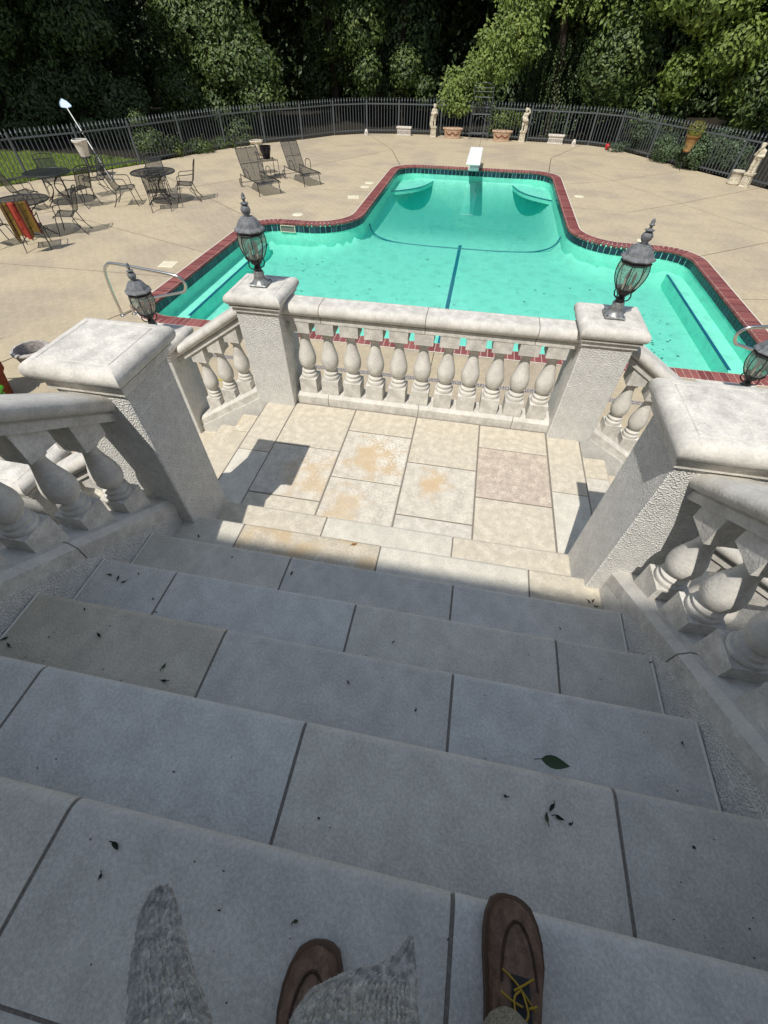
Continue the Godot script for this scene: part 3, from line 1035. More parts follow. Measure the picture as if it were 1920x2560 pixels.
func make_pool() -> void:
	var o := setting("swimming_pool")
	var edge_out := pool_outline(0.0)
	var edge_in := pool_outline(0.285)
	var wall := pool_outline(0.268)
	# mortar bed and caulk
	part("mortar", ribbon(edge_in, edge_out, DECK + 0.004), M.brick_mortar, o)
	part("caulk", ribbon(edge_out, pool_outline(-0.018), DECK + 0.006), M.caulk, o)
	# bricks
	var bm := Geo.new()
	var prof := [Vector2(-0.145, -0.06), Vector2(0.12, -0.06), Vector2(0.143, -0.050), Vector2(0.155, -0.032), Vector2(0.150, -0.010), Vector2(0.130, 0.004), Vector2(0.10, 0.008), Vector2(-0.138, 0.008), Vector2(-0.143, 0.005)]
	bm.extrude(prof, Vector3(0, 0, -0.0465), Vector3(0, 0, 0.0465), Vector3.RIGHT, Vector3.UP)
	var brick := bm.mesh()
	var places := walk(pool_outline(0.145), 0.1088)
	var cam := Vector3(0.26, 2.25, 1.63)
	var order := []
	for i in places.size():
		var p: Vector2 = places[i][0]
		var near_hidden := p.y > -5.2 and absf(p.x) > 1.2 and absf(p.x) < 3.4
		order.append([(1000.0 if near_hidden else 0.0) + Vector3(p.x, DECK, p.y).distance_to(cam), i])
	order.sort_custom(func(a, b): return a[0] < b[0])
	var single_ones := {}
	for k in mini(300, order.size()):
		single_ones[order[k][1]] = true
	var rest := [SurfaceTool.new(), SurfaceTool.new(), SurfaceTool.new(), SurfaceTool.new()]
	var used := [false, false, false, false]
	for i in places.size():
		var p: Vector2 = places[i][0]
		var tg: Vector2 = places[i][1]
		# local z along the edge, local x towards the water
		var zc := Vector3(tg.x, 0, tg.y)
		var xc := Vector3.UP.cross(zc)
		var probe := Vector2(p.x + xc.x * 0.3, p.y + xc.z * 0.3)
		if not Geometry2D.is_point_in_polygon(probe, edge_in):
			zc = -zc
			xc = -xc
		var wig := 1.0 + rng.randf_range(-0.03, 0.03)
		var t := Transform3D(Basis(xc, Vector3.UP, zc * wig), Vector3(p.x, DECK + rng.randf_range(-0.001, 0.0015), p.y))
		var c := rng.randi() % 4
		if single_ones.has(i):
			part("brick", brick, M.bricks[c], o, t)
		else:
			rest[c].append_from(brick, 0, t)
			used[c] = true
	for c in 4:
		if used[c]:
			var q := part("brickwork", rest[c].commit(), M.bricks[c], o)
			q.set_meta("kind", "stuff")
	# wall
	var wg := Geo.new()
	var n := wall.size()
	for i in n:
		var j := (i + 1) % n
		var a := Vector3(wall[i].x, DECK - 0.02, wall[i].y)
		var b := Vector3(wall[j].x, DECK - 0.02, wall[j].y)
		var mid := Vector3((wall[i].x + wall[j].x) * 0.5, DECK - 0.5, (wall[i].y + wall[j].y) * 0.5)
		var tan := Vector3(b.x - a.x, 0, b.z - a.z).normalized()
		wg.quad_out(a, b, b - Vector3.UP * 2.2, a - Vector3.UP * 2.2, mid + tan.cross(Vector3.UP), 3)
	part("wall", wg.mesh(), M.plaster, o)
	# waterline tiles
	var tg_ := Geo.new()
	tg_.cbox(Vector3(-0.0705, -0.0705, -0.005), Vector3(0.0705, 0.0705, 0.006), 0.003)
	var tile := tg_.mesh()
	for e in walk(pool_outline(0.272), 0.1505):
		var p: Vector2 = e[0]
		var d: Vector2 = e[1]
		var xc := Vector3(d.x, 0, d.y)
		var zc := xc.cross(Vector3.UP)
		if not Geometry2D.is_point_in_polygon(Vector2(p.x + zc.x * 0.3, p.y + zc.z * 0.3), wall):
			xc = -xc
			zc = -zc
		var c: int = [0, 0, 1, 1, 2, 3][rng.randi() % 6]
		part("waterline_tile", tile, M.tiles[c], o, Transform3D(Basis(xc, Vector3.UP, zc), Vector3(p.x, DECK - 0.135, p.y)))
	# floor
	var fg := SurfaceTool.new()
	fg.begin(Mesh.PRIMITIVE_TRIANGLES)
	var step := 0.2
	for block in [[PX - 5.6, PX + 5.6, -11.0, -5.1], [PX - 3.6, PX + 3.6, -18.8, -11.0]]:
		var nx := int(ceil((block[1] - block[0]) / step))
		var nz := int(ceil((block[3] - block[2]) / step))
		var rows := []
		for iz in nz + 1:
			var row := []
			for ix in nx + 1:
				var x := lerpf(block[0], block[1], float(ix) / nx)
				var z := lerpf(block[2], block[3], float(iz) / nz)
				var away := 1e9
				var pt := Vector2(x, z)
				for i in n:
					away = minf(away, pt.distance_squared_to(Geometry2D.get_closest_point_to_segment(pt, wall[i], wall[(i + 1) % n])))
				away = sqrt(away)
				if not Geometry2D.is_point_in_polygon(pt, wall):
					away = 0.0
				row.append(Vector3(x, floor_height(x, z, away), z))
			rows.append(row)
		for iz in nz:
			for ix in nx:
				for v in [rows[iz][ix], rows[iz][ix + 1], rows[iz + 1][ix + 1], rows[iz][ix], rows[iz + 1][ix + 1], rows[iz + 1][ix]]:
					fg.set_smooth_group(1)
					fg.add_vertex(v)
	fg.generate_normals()
	fg.index()
	part("floor", fg.commit(), M.plaster, o)
	# benches along both ends of the wide part, edged with blue tiles
	for side in [-1.0, 1.0]:
		var x1: float = PX + side * 5.17
		var x0: float = PX + side * 5.56
		var g := Geo.new()
		var strip := PackedVector2Array([Vector2(x1, -10.55), Vector2(x1, -6.1), Vector2(x1 - side * 0.10, -5.75), Vector2(x1 - side * 0.5, -5.35), Vector2(x1 - side * 0.55, -5.0), Vector2(x0, -5.0), Vector2(x0, -10.55)])
		g.flat_poly(strip, -1.69, 0.5)
		part("bench", g.mesh(), M.plaster, o)
		var line := Geo.new()
		var path := [Vector3(x1, 0, -10.55), Vector3(x1, 0, -6.1)]
		for i in path.size() - 1:
			var a: Vector3 = path[i]
			var b: Vector3 = path[i + 1]
			line.box(Vector3(minf(a.x - side * 0.0, a.x + side * 0.055), -1.70, a.z), Vector3(maxf(a.x, a.x + side * 0.055), -1.686, b.z))
		part("tile_line", line.mesh(), M.line_tile, o)
		# a second, lower step in the near corner
		var g2 := Geo.new()
		var q := PackedVector2Array()
		for k in 9:
			var a := PI * 0.5 * k / 8.0
			q.append(Vector2(x1 - side * sin(a) * 0.95, -5.0 - cos(a) * 1.15))
		q.append(Vector2(x1 + side * 0.02, -5.0))
		g2.flat_poly(q, -1.82, 0.3)
		part("step", g2.mesh(), M.plaster, o)
		var l2 := Geo.new()
		var pts := []
		for k in 9:
			var a := PI * 0.5 * k / 8.0
			pts.append(Vector3(x1 - side * sin(a) * 0.95, -1.82, -5.0 - cos(a) * 1.15))
		l2.tube(pts, 0.014, 4)
		part("tile_line", l2.mesh(), M.line_tile, o)
		# corner seat in the deep end
		var cs := Geo.new()
		var c0 := Vector2(PX + side * (POOL_NARROW - 0.25), POOL_FAR + 0.25)
		var seat := PackedVector2Array([c0, c0 + Vector2(-side * 1.35, 0)])
		for k in range(1, 9):
			var f := k / 9.0
			seat.append((c0 + Vector2(-side * 1.35, 0)).lerp(c0 + Vector2(0, 1.9), f) + Vector2(-side * 0.25, 0.18) * sin(f * PI))
		seat.append(c0 + Vector2(0, 1.9))
		cs.flat_poly(seat, -1.68, 0.12)
		part("corner_seat", cs.mesh(), M.plaster, o)
		var cl := Geo.new()
		var cp := []
		for k in range(1, seat.size()):
			cp.append(Vector3(seat[k].x, -1.68, seat[k].y))
		cl.tube(cp, 0.016, 4)
		part("tile_line", cl.mesh(), M.line_tile, o)
	# blue lines on the floor: one down the middle, one across where the slope begins
	var ln := Geo.new()
	var zz := -5.6
	while zz > -12.3:
		var y0 := floor_height(PX, zz, 9.0) + 0.004
		var y1 := floor_height(PX, zz - 0.35, 9.0) + 0.004
		ln.quad_out(Vector3(PX - 0.045, y0, zz), Vector3(PX + 0.045, y0, zz), Vector3(PX + 0.045, y1, zz - 0.35), Vector3(PX - 0.045, y1, zz - 0.35), Vector3(PX, -5, zz))
		zz -= 0.35
	part("tile_line", ln.mesh(), M.line_tile, o)
	var l3 := Geo.new()
	var arc := [Vector3(PX - 2.83, -1.70, -12.9), Vector3(PX - 2.72, -1.84, -12.75), Vector3(PX - 2.5, -1.93, -12.6), Vector3(PX - 2.0, -1.985, -12.42), Vector3(PX - 1.2, -1.99, -12.3), Vector3(PX, -1.99, -12.26), Vector3(PX + 1.2, -1.99, -12.28), Vector3(PX + 2.0, -1.985, -12.4), Vector3(PX + 2.5, -1.93, -12.58), Vector3(PX + 2.72, -1.84, -12.75), Vector3(PX + 2.83, -1.70, -12.9)]
	l3.tube(bend(arc, 5), 0.02, 5)
	part("tile_line", l3.mesh(), M.line_tile, o)
	# skimmer mouth in the waist wall
	var sk := Geo.new()
	for q in [[-5.0, -0.215, -4.58, -0.205], [-5.0, -0.068, -4.58, -0.058], [-5.0, -0.205, -4.985, -0.068], [-4.595, -0.205, -4.58, -0.068]]:
		sk.box(Vector3(q[0], DECK + q[1], -10.905), Vector3(q[2], DECK + q[3], -10.865))
	part("skimmer_frame", sk.mesh(), M.white_plastic, o)
	var fl := Geo.new()  # flat grey panel for the dark mouth, its shade put into the colour
	fl.box(Vector3(-4.985, DECK - 0.205, -10.90), Vector3(-4.595, DECK - 0.068, -10.888))
	part("skimmer_shade", fl.mesh(), M.shade_grey, o)
	# leaf bits on the floor
	var bits := Geo.new()
	bits.tri(Vector3(-0.5, 0, -0.2), Vector3(0.1, 0.02, 0.3), Vector3(0.5, 0, -0.1))
	bits.tri(Vector3(-0.5, 0, -0.2), Vector3(0.5, 0, -0.1), Vector3(-0.1, 0.01, -0.4))
	var mm := MultiMesh.new()
	mm.transform_format = MultiMesh.TRANSFORM_3D
	mm.mesh = bits.mesh()
	var spots := []
	for cl2 in [[-0.55, -15.6, 1.1, 0.35, 90], [2.0, -14.6, 0.4, 0.7, 55], [3.9, -7.2, 0.7, 0.9, 60], [4.2, -8.7, 0.6, 1.0, 34], [0.0, -15.4, 2.2, 1.3, 120], [0.0, -9.0, 5.0, 3.4, 110], [-4.2, -10.0, 0.8, 0.5, 20], [-2.2, -16.0, 0.5, 0.4, 20]]:
		for k in cl2[4]:
			spots.append([cl2[0] + rng.randfn() * cl2[2] * 0.5, cl2[1] + rng.randfn() * cl2[3] * 0.5])
	var good := []
	for sp in spots:
		var inside: bool = absf(sp[0] - PX) < (4.9 if sp[1] > -10.6 else 2.0) and sp[1] < -5.6 and sp[1] > -17.4
		if inside:
			good.append(sp)
	mm.instance_count = good.size()
	for i in good.size():
		var size := rng.randf_range(0.02, 0.075)
		mm.set_instance_transform(i, Transform3D(Basis(Vector3.UP, rng.randf() * TAU).scaled(Vector3(size, size, size * rng.randf_range(0.5, 1.0))), Vector3(good[i][0], floor_height(good[i][0], good[i][1], 9.0) + 0.012, good[i][1])))
	var mi := MultiMeshInstance3D.new()
	mi.name = "leaf_debris"
	mi.multimesh = mm
	mi.material_override = M.dark_leaf
	mi.set_meta("kind", "stuff")
	o.add_child(mi)

	# the water: a rippled surface over a body that scatters green light
	var w := setting("pool_water")
	var sheet := Geo.new()
	sheet.flat_poly(pool_outline(0.2665), WATER, 0.0)
	part("surface", sheet.mesh(), M.water, w)
	var fm := FogMaterial.new()
	fm.albedo = M.water_tint
	fm.density = M.water_density
	for b in [[PX - 5.7, PX + 5.7, -11.0, -4.9], [PX - 3.7, PX + 3.7, -18.95, -11.002]]:
		var f := FogVolume.new()
		f.name = "water_body"
		f.shape = RenderingServer.FOG_VOLUME_SHAPE_BOX
		f.size = Vector3(b[1] - b[0], 2.2, b[3] - b[2])
		f.position = Vector3((b[0] + b[1]) * 0.5, WATER - 0.004 - 1.1, (b[2] + b[3]) * 0.5)
		f.material = fm
		w.add_child(f, true)


func fence_line() -> Array:
	return [Vector2(-17.2, -6.5), Vector2(-16.7, -8.4), Vector2(-16.1, -10.2), Vector2(-15.4, -11.9), Vector2(-14.72, -13.32), Vector2(-13.52, -14.85), Vector2(-12.56, -16.45), Vector2(-11.70, -18.3), Vector2(-10.78, -20.1), Vector2(-9.61, -21.66), Vector2(-8.29, -22.95), Vector2(-7.14, -24.4), Vector2(-5.72, -25.3), Vector2(-4.20, -25.6), Vector2(-2.15, -25.75), Vector2(-0.05, -25.45), Vector2(2.0, -25.1), Vector2(3.6, -24.95), Vector2(4.75, -24.75), Vector2(5.78, -24.15), Vector2(6.84, -22.4), Vector2(7.9, -20.75), Vector2(8.95, -19.2), Vector2(10.0, -17.5), Vector2(11.0, -15.8), Vector2(11.8, -14.0), Vector2(12.5, -12.2)]


func make_deck() -> void:
	var o := setting("pool_deck")
	var edge := PackedVector2Array()
	edge.append(Vector2(-17.4, 5.5))
	for p in fence_line():
		edge.append(p)
	edge.append(Vector2(13.2, 5.5))
	var bed := Geo.new()
	var pool := pool_outline(0.05)
	var joints := [
		[Vector2(-5.85, -25.6), Vector2(-3.82, -21.6), Vector2(-2.95, -18.6)],
		[Vector2(-7.6, -20.6), Vector2(-5.56, -18.84), Vector2(-3.0, -17.3)],
		[Vector2(-3.82, -21.6), Vector2(-6.3, -17.6), Vector2(-8.07, -15.1), Vector2(-10.44, -12.05), Vector2(-13.4, -8.0), Vector2(-17.6, -3.2)],
		[Vector2(-11.2, -15.4), Vector2(-9.16, -13.67), Vector2(-5.5, -10.7)],
		[Vector2(-5.9, -14.45), Vector2(-4.96, -14.51), Vector2(-3.0, -14.53)],
		[Vector2(-15.9, -11.9), Vector2(-10.92, -10.17), Vector2(-9.55, -9.7), Vector2(-5.7, -8.26)],
		[Vector2(-17.6, -6.4), Vector2(-10.0, -6.75), Vector2(-5.7, -6.85)],
		[Vector2(2.6, -18.4), Vector2(2.88, -21.34), Vector2(4.6, -25.1)],
		[Vector2(2.88, -21.34), Vector2(4.2, -18.93), Vector2(6.37, -15.35), Vector2(7.95, -12.89), Vector2(11.0, -8.2)],
		[Vector2(2.7, -14.2), Vector2(4.63, -14.02), Vector2(6.37, -15.35), Vector2(9.9, -18.3)],
		[Vector2(5.2, -10.3), Vector2(7.95, -12.25), Vector2(13.0, -15.6)],
		[Vector2(2.8, -16.9), Vector2(4.84, -18.0), Vector2(8.0, -20.4)],
		[Vector2(5.4, -8.12), Vector2(13.5, -9.6)],
		[Vector2(-5.7, -5.6), Vector2(-6.7, -3.4), Vector2(-7.2, -2.2), Vector2(-10.0, 5.6)],
		[Vector2(5.4, -5.6), Vector2(6.6, -3.4), Vector2(10.0, 5.6)],
		[Vector2(-17.6, -2.1), Vector2(-7.2, -2.2), Vector2(-3.4, -2.3)],
		[Vector2(13.4, -2.1), Vector2(6.2, -2.3), Vector2(3.4, -2.3)],
		[Vector2(-5.95, -2.25), Vector2(-5.6, -1.2), Vector2(-5.0, 0.4)],
		[Vector2(5.95, -13.58), Vector2(6.05, -13.2), Vector2(6.25, -12.8), Vector2(6.42, -12.4), Vector2(6.6, -11.9), Vector2(6.86, -11.5)],
	]
	for side in 2:
		var rect := PackedVector2Array([Vector2(-40, -40), Vector2(PX - 0.005, -40), Vector2(PX - 0.005, 40), Vector2(-40, 40)]) if side == 0 else PackedVector2Array([Vector2(PX + 0.005, -40), Vector2(40, -40), Vector2(40, 40), Vector2(PX + 0.005, 40)])
		var whole := Geometry2D.intersect_polygons(edge, rect)
		var pieces: Array = []
		for w in whole:
			pieces.append_array(Geometry2D.clip_polygons(w, pool))
		# the channel of the trench drain is cut through the slab
		var cut := []
		for w in pieces:
			for q in Geometry2D.clip_polygons(w, PackedVector2Array([Vector2(-3.72, -4.086), Vector2(3.52, -4.086), Vector2(3.52, -3.974), Vector2(-3.72, -3.974)])):
				if not Geometry2D.is_polygon_clockwise(q):
					cut.append(q)
		pieces = cut
		for w in pieces:
			bed.flat_poly(w, DECK - 0.010, 0.07)
		for i in joints.size():
			var line := PackedVector2Array(joints[i])
			var width := 0.013 if i < joints.size() - 1 else 0.006
			var strips := Geometry2D.offset_polyline(line, width, Geometry2D.JOIN_MITER, Geometry2D.END_BUTT)
			for s in strips:
				var next := []
				for w in pieces:
					for q in Geometry2D.clip_polygons(w, s):
						if not Geometry2D.is_polygon_clockwise(q):
							next.append(q)
				pieces = next
		for w in pieces:
			var g := Geo.new()
			g.flat_poly(w, DECK, 0.02)
			part("slab", g.mesh(), M.deck, o)
	part("joint_filler", bed.mesh(), M.joint, o)


func make_fence() -> void:
	var o := thing("iron_fence", "dark grey iron fence with spear points round the pool deck", "fence")
	var pts := fence_line()
	var pk := Geo.new()
	pk.box(Vector3(-0.0115, 0.05, -0.0115), Vector3(0.0115, 1.13, 0.0115))
	var tipb := [Vector2(0.016, 1.125), Vector2(0.026, 1.137), Vector2(0.013, 1.15), Vector2(0.034, 1.178), Vector2(0.0, 1.30)]
	pk.lathe(tipb, 4, Transform3D.IDENTITY, 5.0)
	var picket := pk.mesh()
	var po := Geo.new()
	po.box(Vector3(-0.033, -0.02, -0.033), Vector3(0.033, 1.20, 0.033))
	po.lathe([Vector2(0.034, 1.20), Vector2(0.034, 1.215), Vector2(0.012, 1.225), Vector2(0.022, 1.25), Vector2(0.0, 1.31)], 6, Transform3D.IDENTITY, 20.0)
	var post := po.mesh()
	var all := []
	for i in pts.size():
		part("post", post, M.fence, o, Transform3D(Basis(), Vector3(pts[i].x, DECK, pts[i].y)))
		if i == pts.size() - 1:
			break
		var a: Vector2 = pts[i]
		var b: Vector2 = pts[i + 1]
		var d := (b - a).normalized()
		var turn := Basis(Vector3.UP, atan2(d.x, d.y))
		for h in [0.13, 1.06]:
			var r := Geo.new()
			r.box(Vector3(-0.02, h - 0.022, 0.033), Vector3(0.02, h + 0.022, a.distance_to(b) - 0.033))
			part("rail", r.mesh(), M.fence, o, Transform3D(turn, Vector3(a.x, DECK, a.y)))
		var n := int(round(a.distance_to(b) / 0.138))
		for k in range(1, n):
			var p := a.lerp(b, float(k) / n)
			all.append([p.distance_to(Vector2(-1.0, -14.0)), p, turn])
	all.sort_custom(func(x, y): return x[0] < y[0])
	var rest := SurfaceTool.new()
	for i in all.size():
		var t := Transform3D(all[i][2], Vector3(all[i][1].x, DECK, all[i][1].y))
		if i < 300:
			part("picket", picket, M.fence, o, t)
		else:
			rest.append_from(picket, 0, t)
	if all.size() > 300:
		var q := part("pickets", rest.commit(), M.fence, o)
		q.set_meta("kind", "stuff")


func mesh_panel(prof: Array, half: float, pitch := 0.015, wide := 0.0062) -> ArrayMesh:
	## woven wire sheet: prof is a line of (z, y) seen from the side, half the half width along x
	var g := Geo.new()
	var n := int(2.0 * half / pitch)
	for k in n + 1:
		var x := -half + 2.0 * half * k / n
		for i in prof.size() - 1:
			var a := Vector3(x, prof[i].y, prof[i].x)
			var b := Vector3(x, prof[i + 1].y, prof[i + 1].x)
			var s := Vector3(wide * 0.5, 0, 0)
			g.quad_out(a - s, a + s, b + s, b - s, a - Vector3.UP)
	for i in prof.size() - 1:
		var a2: Vector2 = prof[i]
		var b2: Vector2 = prof[i + 1]
		var l := a2.distance_to(b2)
		var m := maxi(1, int(l / pitch))
		var d := (b2 - a2) / l * wide * 0.5
		for k in m:
			var p := a2.lerp(b2, (k + 0.5) / m)
			g.quad_out(Vector3(-half, p.y - d.y, p.x - d.x), Vector3(half, p.y - d.y, p.x - d.x), Vector3(half, p.y + d.y, p.x + d.x), Vector3(-half, p.y + d.y, p.x + d.x), Vector3(0, p.y - 1.0, p.x))
	return g.mesh()


func v3(a: Array) -> Array:
	var out := []
	for p in a:
		out.append(Vector3(p[0], p[1], p[2]))
	return out


func tube_part(called: String, path: Array, r: float, m: Material, parent: Node3D, smooth := 5, n := 6) -> void:
	var g := Geo.new()
	g.tube(bend(path, smooth) if smooth > 1 else path, r, n)
	part(called, g.mesh(), m, parent)


func iron_chair() -> Node3D:
	## faces +z
	var o := thing("iron_chair", "", "chair", Vector3.ZERO, 0.0, "wrought iron chairs round the patio tables")
	var back := [Vector2(-0.37, 0.83), Vector2(-0.31, 0.66), Vector2(-0.25, 0.50), Vector2(-0.225, 0.44), Vector2(-0.19, 0.405), Vector2(-0.14, 0.395), Vector2(0.10, 0.415), Vector2(0.20, 0.42), Vector2(0.245, 0.405), Vector2(0.26, 0.37)]
	part("seat_mesh", mesh_panel(back, 0.235), M.table_iron, o)
	for s in [-1.0, 1.0]:
		var side := []
		for p in back:
			side.append(Vector3(s * 0.24, p.y, p.x))
		tube_part("side_rail", side, 0.011, M.iron, o, 2)
		tube_part("arm", v3([[s * 0.24, 0.66, -0.30], [s * 0.27, 0.645, -0.12], [s * 0.275, 0.64, 0.08], [s * 0.27, 0.60, 0.15], [s * 0.25, 0.50, 0.17], [s * 0.24, 0.41, 0.17]]), 0.010, M.iron, o)
		tube_part("leg", v3([[s * 0.24, 0.41, 0.20], [s * 0.245, 0.30, 0.235], [s * 0.25, 0.12, 0.27], [s * 0.255, 0.0, 0.31]]), 0.011, M.iron, o)
		tube_part("leg", v3([[s * 0.24, 0.41, -0.16], [s * 0.245, 0.32, -0.19], [s * 0.25, 0.14, -0.26], [s * 0.255, 0.0, -0.37]]), 0.011, M.iron, o)
	tube_part("crest", v3([[-0.24, 0.83, -0.37], [-0.235, 0.90, -0.395], [-0.15, 0.925, -0.405], [0.0, 0.945, -0.41], [0.15, 0.925, -0.405], [0.235, 0.90, -0.395], [0.24, 0.83, -0.37]]), 0.011, M.iron, o)
	tube_part("scroll", v3([[-0.17, 0.835, -0.37], [-0.12, 0.885, -0.385], [-0.05, 0.85, -0.375], [0.0, 0.915, -0.395], [0.05, 0.85, -0.375], [0.12, 0.885, -0.385], [0.17, 0.835, -0.37]]), 0.007, M.iron, o)
	tube_part("crossbar", v3([[-0.24, 0.83, -0.37], [0.24, 0.83, -0.37]]), 0.010, M.iron, o, 1)
	tube_part("crossbar", v3([[-0.24, 0.405, -0.14], [0.24, 0.405, -0.14]]), 0.009, M.iron, o, 1)
	tube_part("stretcher", v3([[-0.25, 0.16, -0.25], [-0.12, 0.26, -0.10], [0.12, 0.26, -0.10], [0.25, 0.16, -0.25]]), 0.008, M.iron, o)
	return o


func iron_table() -> Node3D:
	var o := thing("patio_table", "", "table", Vector3.ZERO, 0.0, "round wrought iron patio tables")
	var g := Geo.new()
	var r := 0.60
	var pitch := 0.014
	var w := 0.0042
	var n := int(r / pitch)
	for k in range(-n, n + 1):
		var c := k * pitch
		var l := sqrt(maxf(r * r - c * c, 0.0))
		g.quad_out(Vector3(c - w, 0.715, -l), Vector3(c + w, 0.715, -l), Vector3(c + w, 0.715, l), Vector3(c - w, 0.715, l), Vector3(c, 0, 0))
		g.quad_out(Vector3(-l, 0.7165, c - w), Vector3(l, 0.7165, c - w), Vector3(l, 0.7165, c + w), Vector3(-l, 0.7165, c + w), Vector3(0, 0, c))
	part("table_top", g.mesh(), M.table_iron, o)
	var rim := []
	var ring := []
	for k in 40:
		var a := TAU * k / 40
		rim.append(Vector3(cos(a) * r, 0.712, sin(a) * r))
		ring.append(Vector3(cos(a) * 0.26, 0.13, sin(a) * 0.26))
	var rg := Geo.new()
	rg.tube(rim, 0.014, 6, true)
	part("rim", rg.mesh(), M.table_iron, o)
	var lg := Geo.new()
	lg.tube(ring, 0.008, 5, true)
	part("foot_ring", lg.mesh(), M.iron, o)
	for k in 4:
		var a := TAU * k / 4 + 0.5
		var d := Vector3(cos(a), 0, sin(a))
		tube_part("leg", [d * 0.50 + Vector3(0, 0.70, 0), d * 0.30 + Vector3(0, 0.62, 0), d * 0.08 + Vector3(0, 0.45, 0), d * 0.06 + Vector3(0, 0.32, 0), d * 0.20 + Vector3(0, 0.16, 0), d * 0.44 + Vector3(0, 0.0, 0)], 0.012, M.iron, o)
	tube_part("brace", v3([[-0.58, 0.70, 0], [0.58, 0.70, 0]]), 0.008, M.iron, o, 1)
	tube_part("brace", v3([[0, 0.70, -0.58], [0, 0.70, 0.58]]), 0.008, M.iron, o, 1)
	return o


func lounger(half: float, label: String, at: Vector3, turn: float) -> void:
	## foot end towards +z
	var o := thing("sun_lounger", label, "lounger", at, turn, "iron mesh loungers")
	var seat := [Vector2(-0.20, 0.33), Vector2(0.20, 0.31), Vector2(0.85, 0.33), Vector2(0.93, 0.29)]
	var back := [Vector2(-0.62, 0.95), Vector2(-0.40, 0.61), Vector2(-0.20, 0.33)]
	part("seat_mesh", mesh_panel(seat, half - 0.01), M.table_iron, o)
	part("back_mesh", mesh_panel(back, half - 0.01), M.table_iron, o)
	for s in [-1.0, 1.0]:
		tube_part("side_rail", v3([[s * half, 0.33, -0.62], [s * half, 0.32, 0.0], [s * half, 0.33, 0.85], [s * half, 0.29, 0.93]]), 0.012, M.iron, o, 3)
		tube_part("back_rail", v3([[s * half, 0.33, -0.20], [s * half, 0.61, -0.40], [s * half, 0.95, -0.62], [s * half * 0.85, 1.0, -0.65]]), 0.012, M.iron, o, 3)
		tube_part("leg", v3([[s * half, 0.32, 0.80], [s * half, 0.18, 0.83], [s * (half + 0.01), 0.0, 0.86]]), 0.012, M.iron, o, 3)
		tube_part("leg", v3([[s * half, 0.33, -0.55], [s * half, 0.22, -0.60], [s * half, 0.12, -0.60]]), 0.012, M.iron, o, 3)
		tube_part("arm", v3([[s * half, 0.34, -0.12], [s * (half + 0.02), 0.50, -0.12], [s * (half + 0.03), 0.56, 0.0], [s * (half + 0.03), 0.55, 0.16], [s * (half + 0.02), 0.48, 0.24], [s * half, 0.33, 0.26]]), 0.010, M.iron, o)
		var ring := []
		for k in 20:
			var a := TAU * k / 20
			ring.append(Vector3(s * (half + 0.035), 0.115 + sin(a) * 0.105, -0.60 + cos(a) * 0.105))
		var wg := Geo.new()
		wg.tube(ring, 0.010, 5, true)
		for k in 4:
			var a := TAU * k / 8
			var d := Vector3(0, sin(a) * 0.105, cos(a) * 0.105)
			wg.tube([Vector3(s * (half + 0.035), 0.115, -0.60) - d, Vector3(s * (half + 0.035), 0.115, -0.60) + d], 0.004, 4)
		part("wheel", wg.mesh(), M.iron, o)
	tube_part("axle", v3([[-half - 0.035, 0.115, -0.60], [half + 0.035, 0.115, -0.60]]), 0.008, M.iron, o, 1)
	tube_part("crossbar", v3([[-half, 0.33, 0.85], [half, 0.33, 0.85]]), 0.010, M.iron, o, 1)
	tube_part("crossbar", v3([[-half, 0.61, -0.405], [half, 0.61, -0.405]]), 0.009, M.iron, o, 1)
	tube_part("crossbar", v3([[-half, 0.95, -0.62], [half, 0.95, -0.62]]), 0.010, M.iron, o, 1)
	tube_part("back_bar", v3([[0, 0.33, -0.205], [0, 0.61, -0.405], [0, 0.95, -0.625]]), 0.008, M.iron, o, 1)
	tube_part("crest", v3([[-half, 0.95, -0.62], [-half * 0.85, 1.0, -0.65], [-half * 0.4, 1.0, -0.655], [0, 1.025, -0.665], [half * 0.4, 1.0, -0.655], [half * 0.85, 1.0, -0.65], [half, 0.95, -0.62]]), 0.010, M.iron, o)
	tube_part("scroll", v3([[-half * 0.5, 0.96, -0.625], [-half * 0.25, 0.99, -0.645], [0, 0.965, -0.63], [half * 0.25, 0.99, -0.645], [half * 0.5, 0.96, -0.625]]), 0.006, M.iron, o)


func pot(called: String, prof: Array, m: Material, label: String, category: String, at: Vector3, n := 24, wob = null, lip_in := 0.02, soil := 0.06) -> Node3D:
	var o := thing(called, label, category, at)
	var top: Vector2 = prof[prof.size() - 1]
	var full := prof.duplicate()
	full.append(Vector2(top.x - lip_in, top.y))
	full.append(Vector2(top.x - lip_in - 0.01, top.y - soil - 0.05))
	var g := Geo.new()
	g.lathe(full, n, Transform3D.IDENTITY, 40.0, wob)
	part("body", g.mesh(), m, o)
	var s := Geo.new()
	s.lathe([Vector2(top.x - lip_in - 0.002, top.y - soil - 0.01), Vector2(0, top.y - soil)], n)
	part("soil", s.mesh(), M.soil, o)
	return o


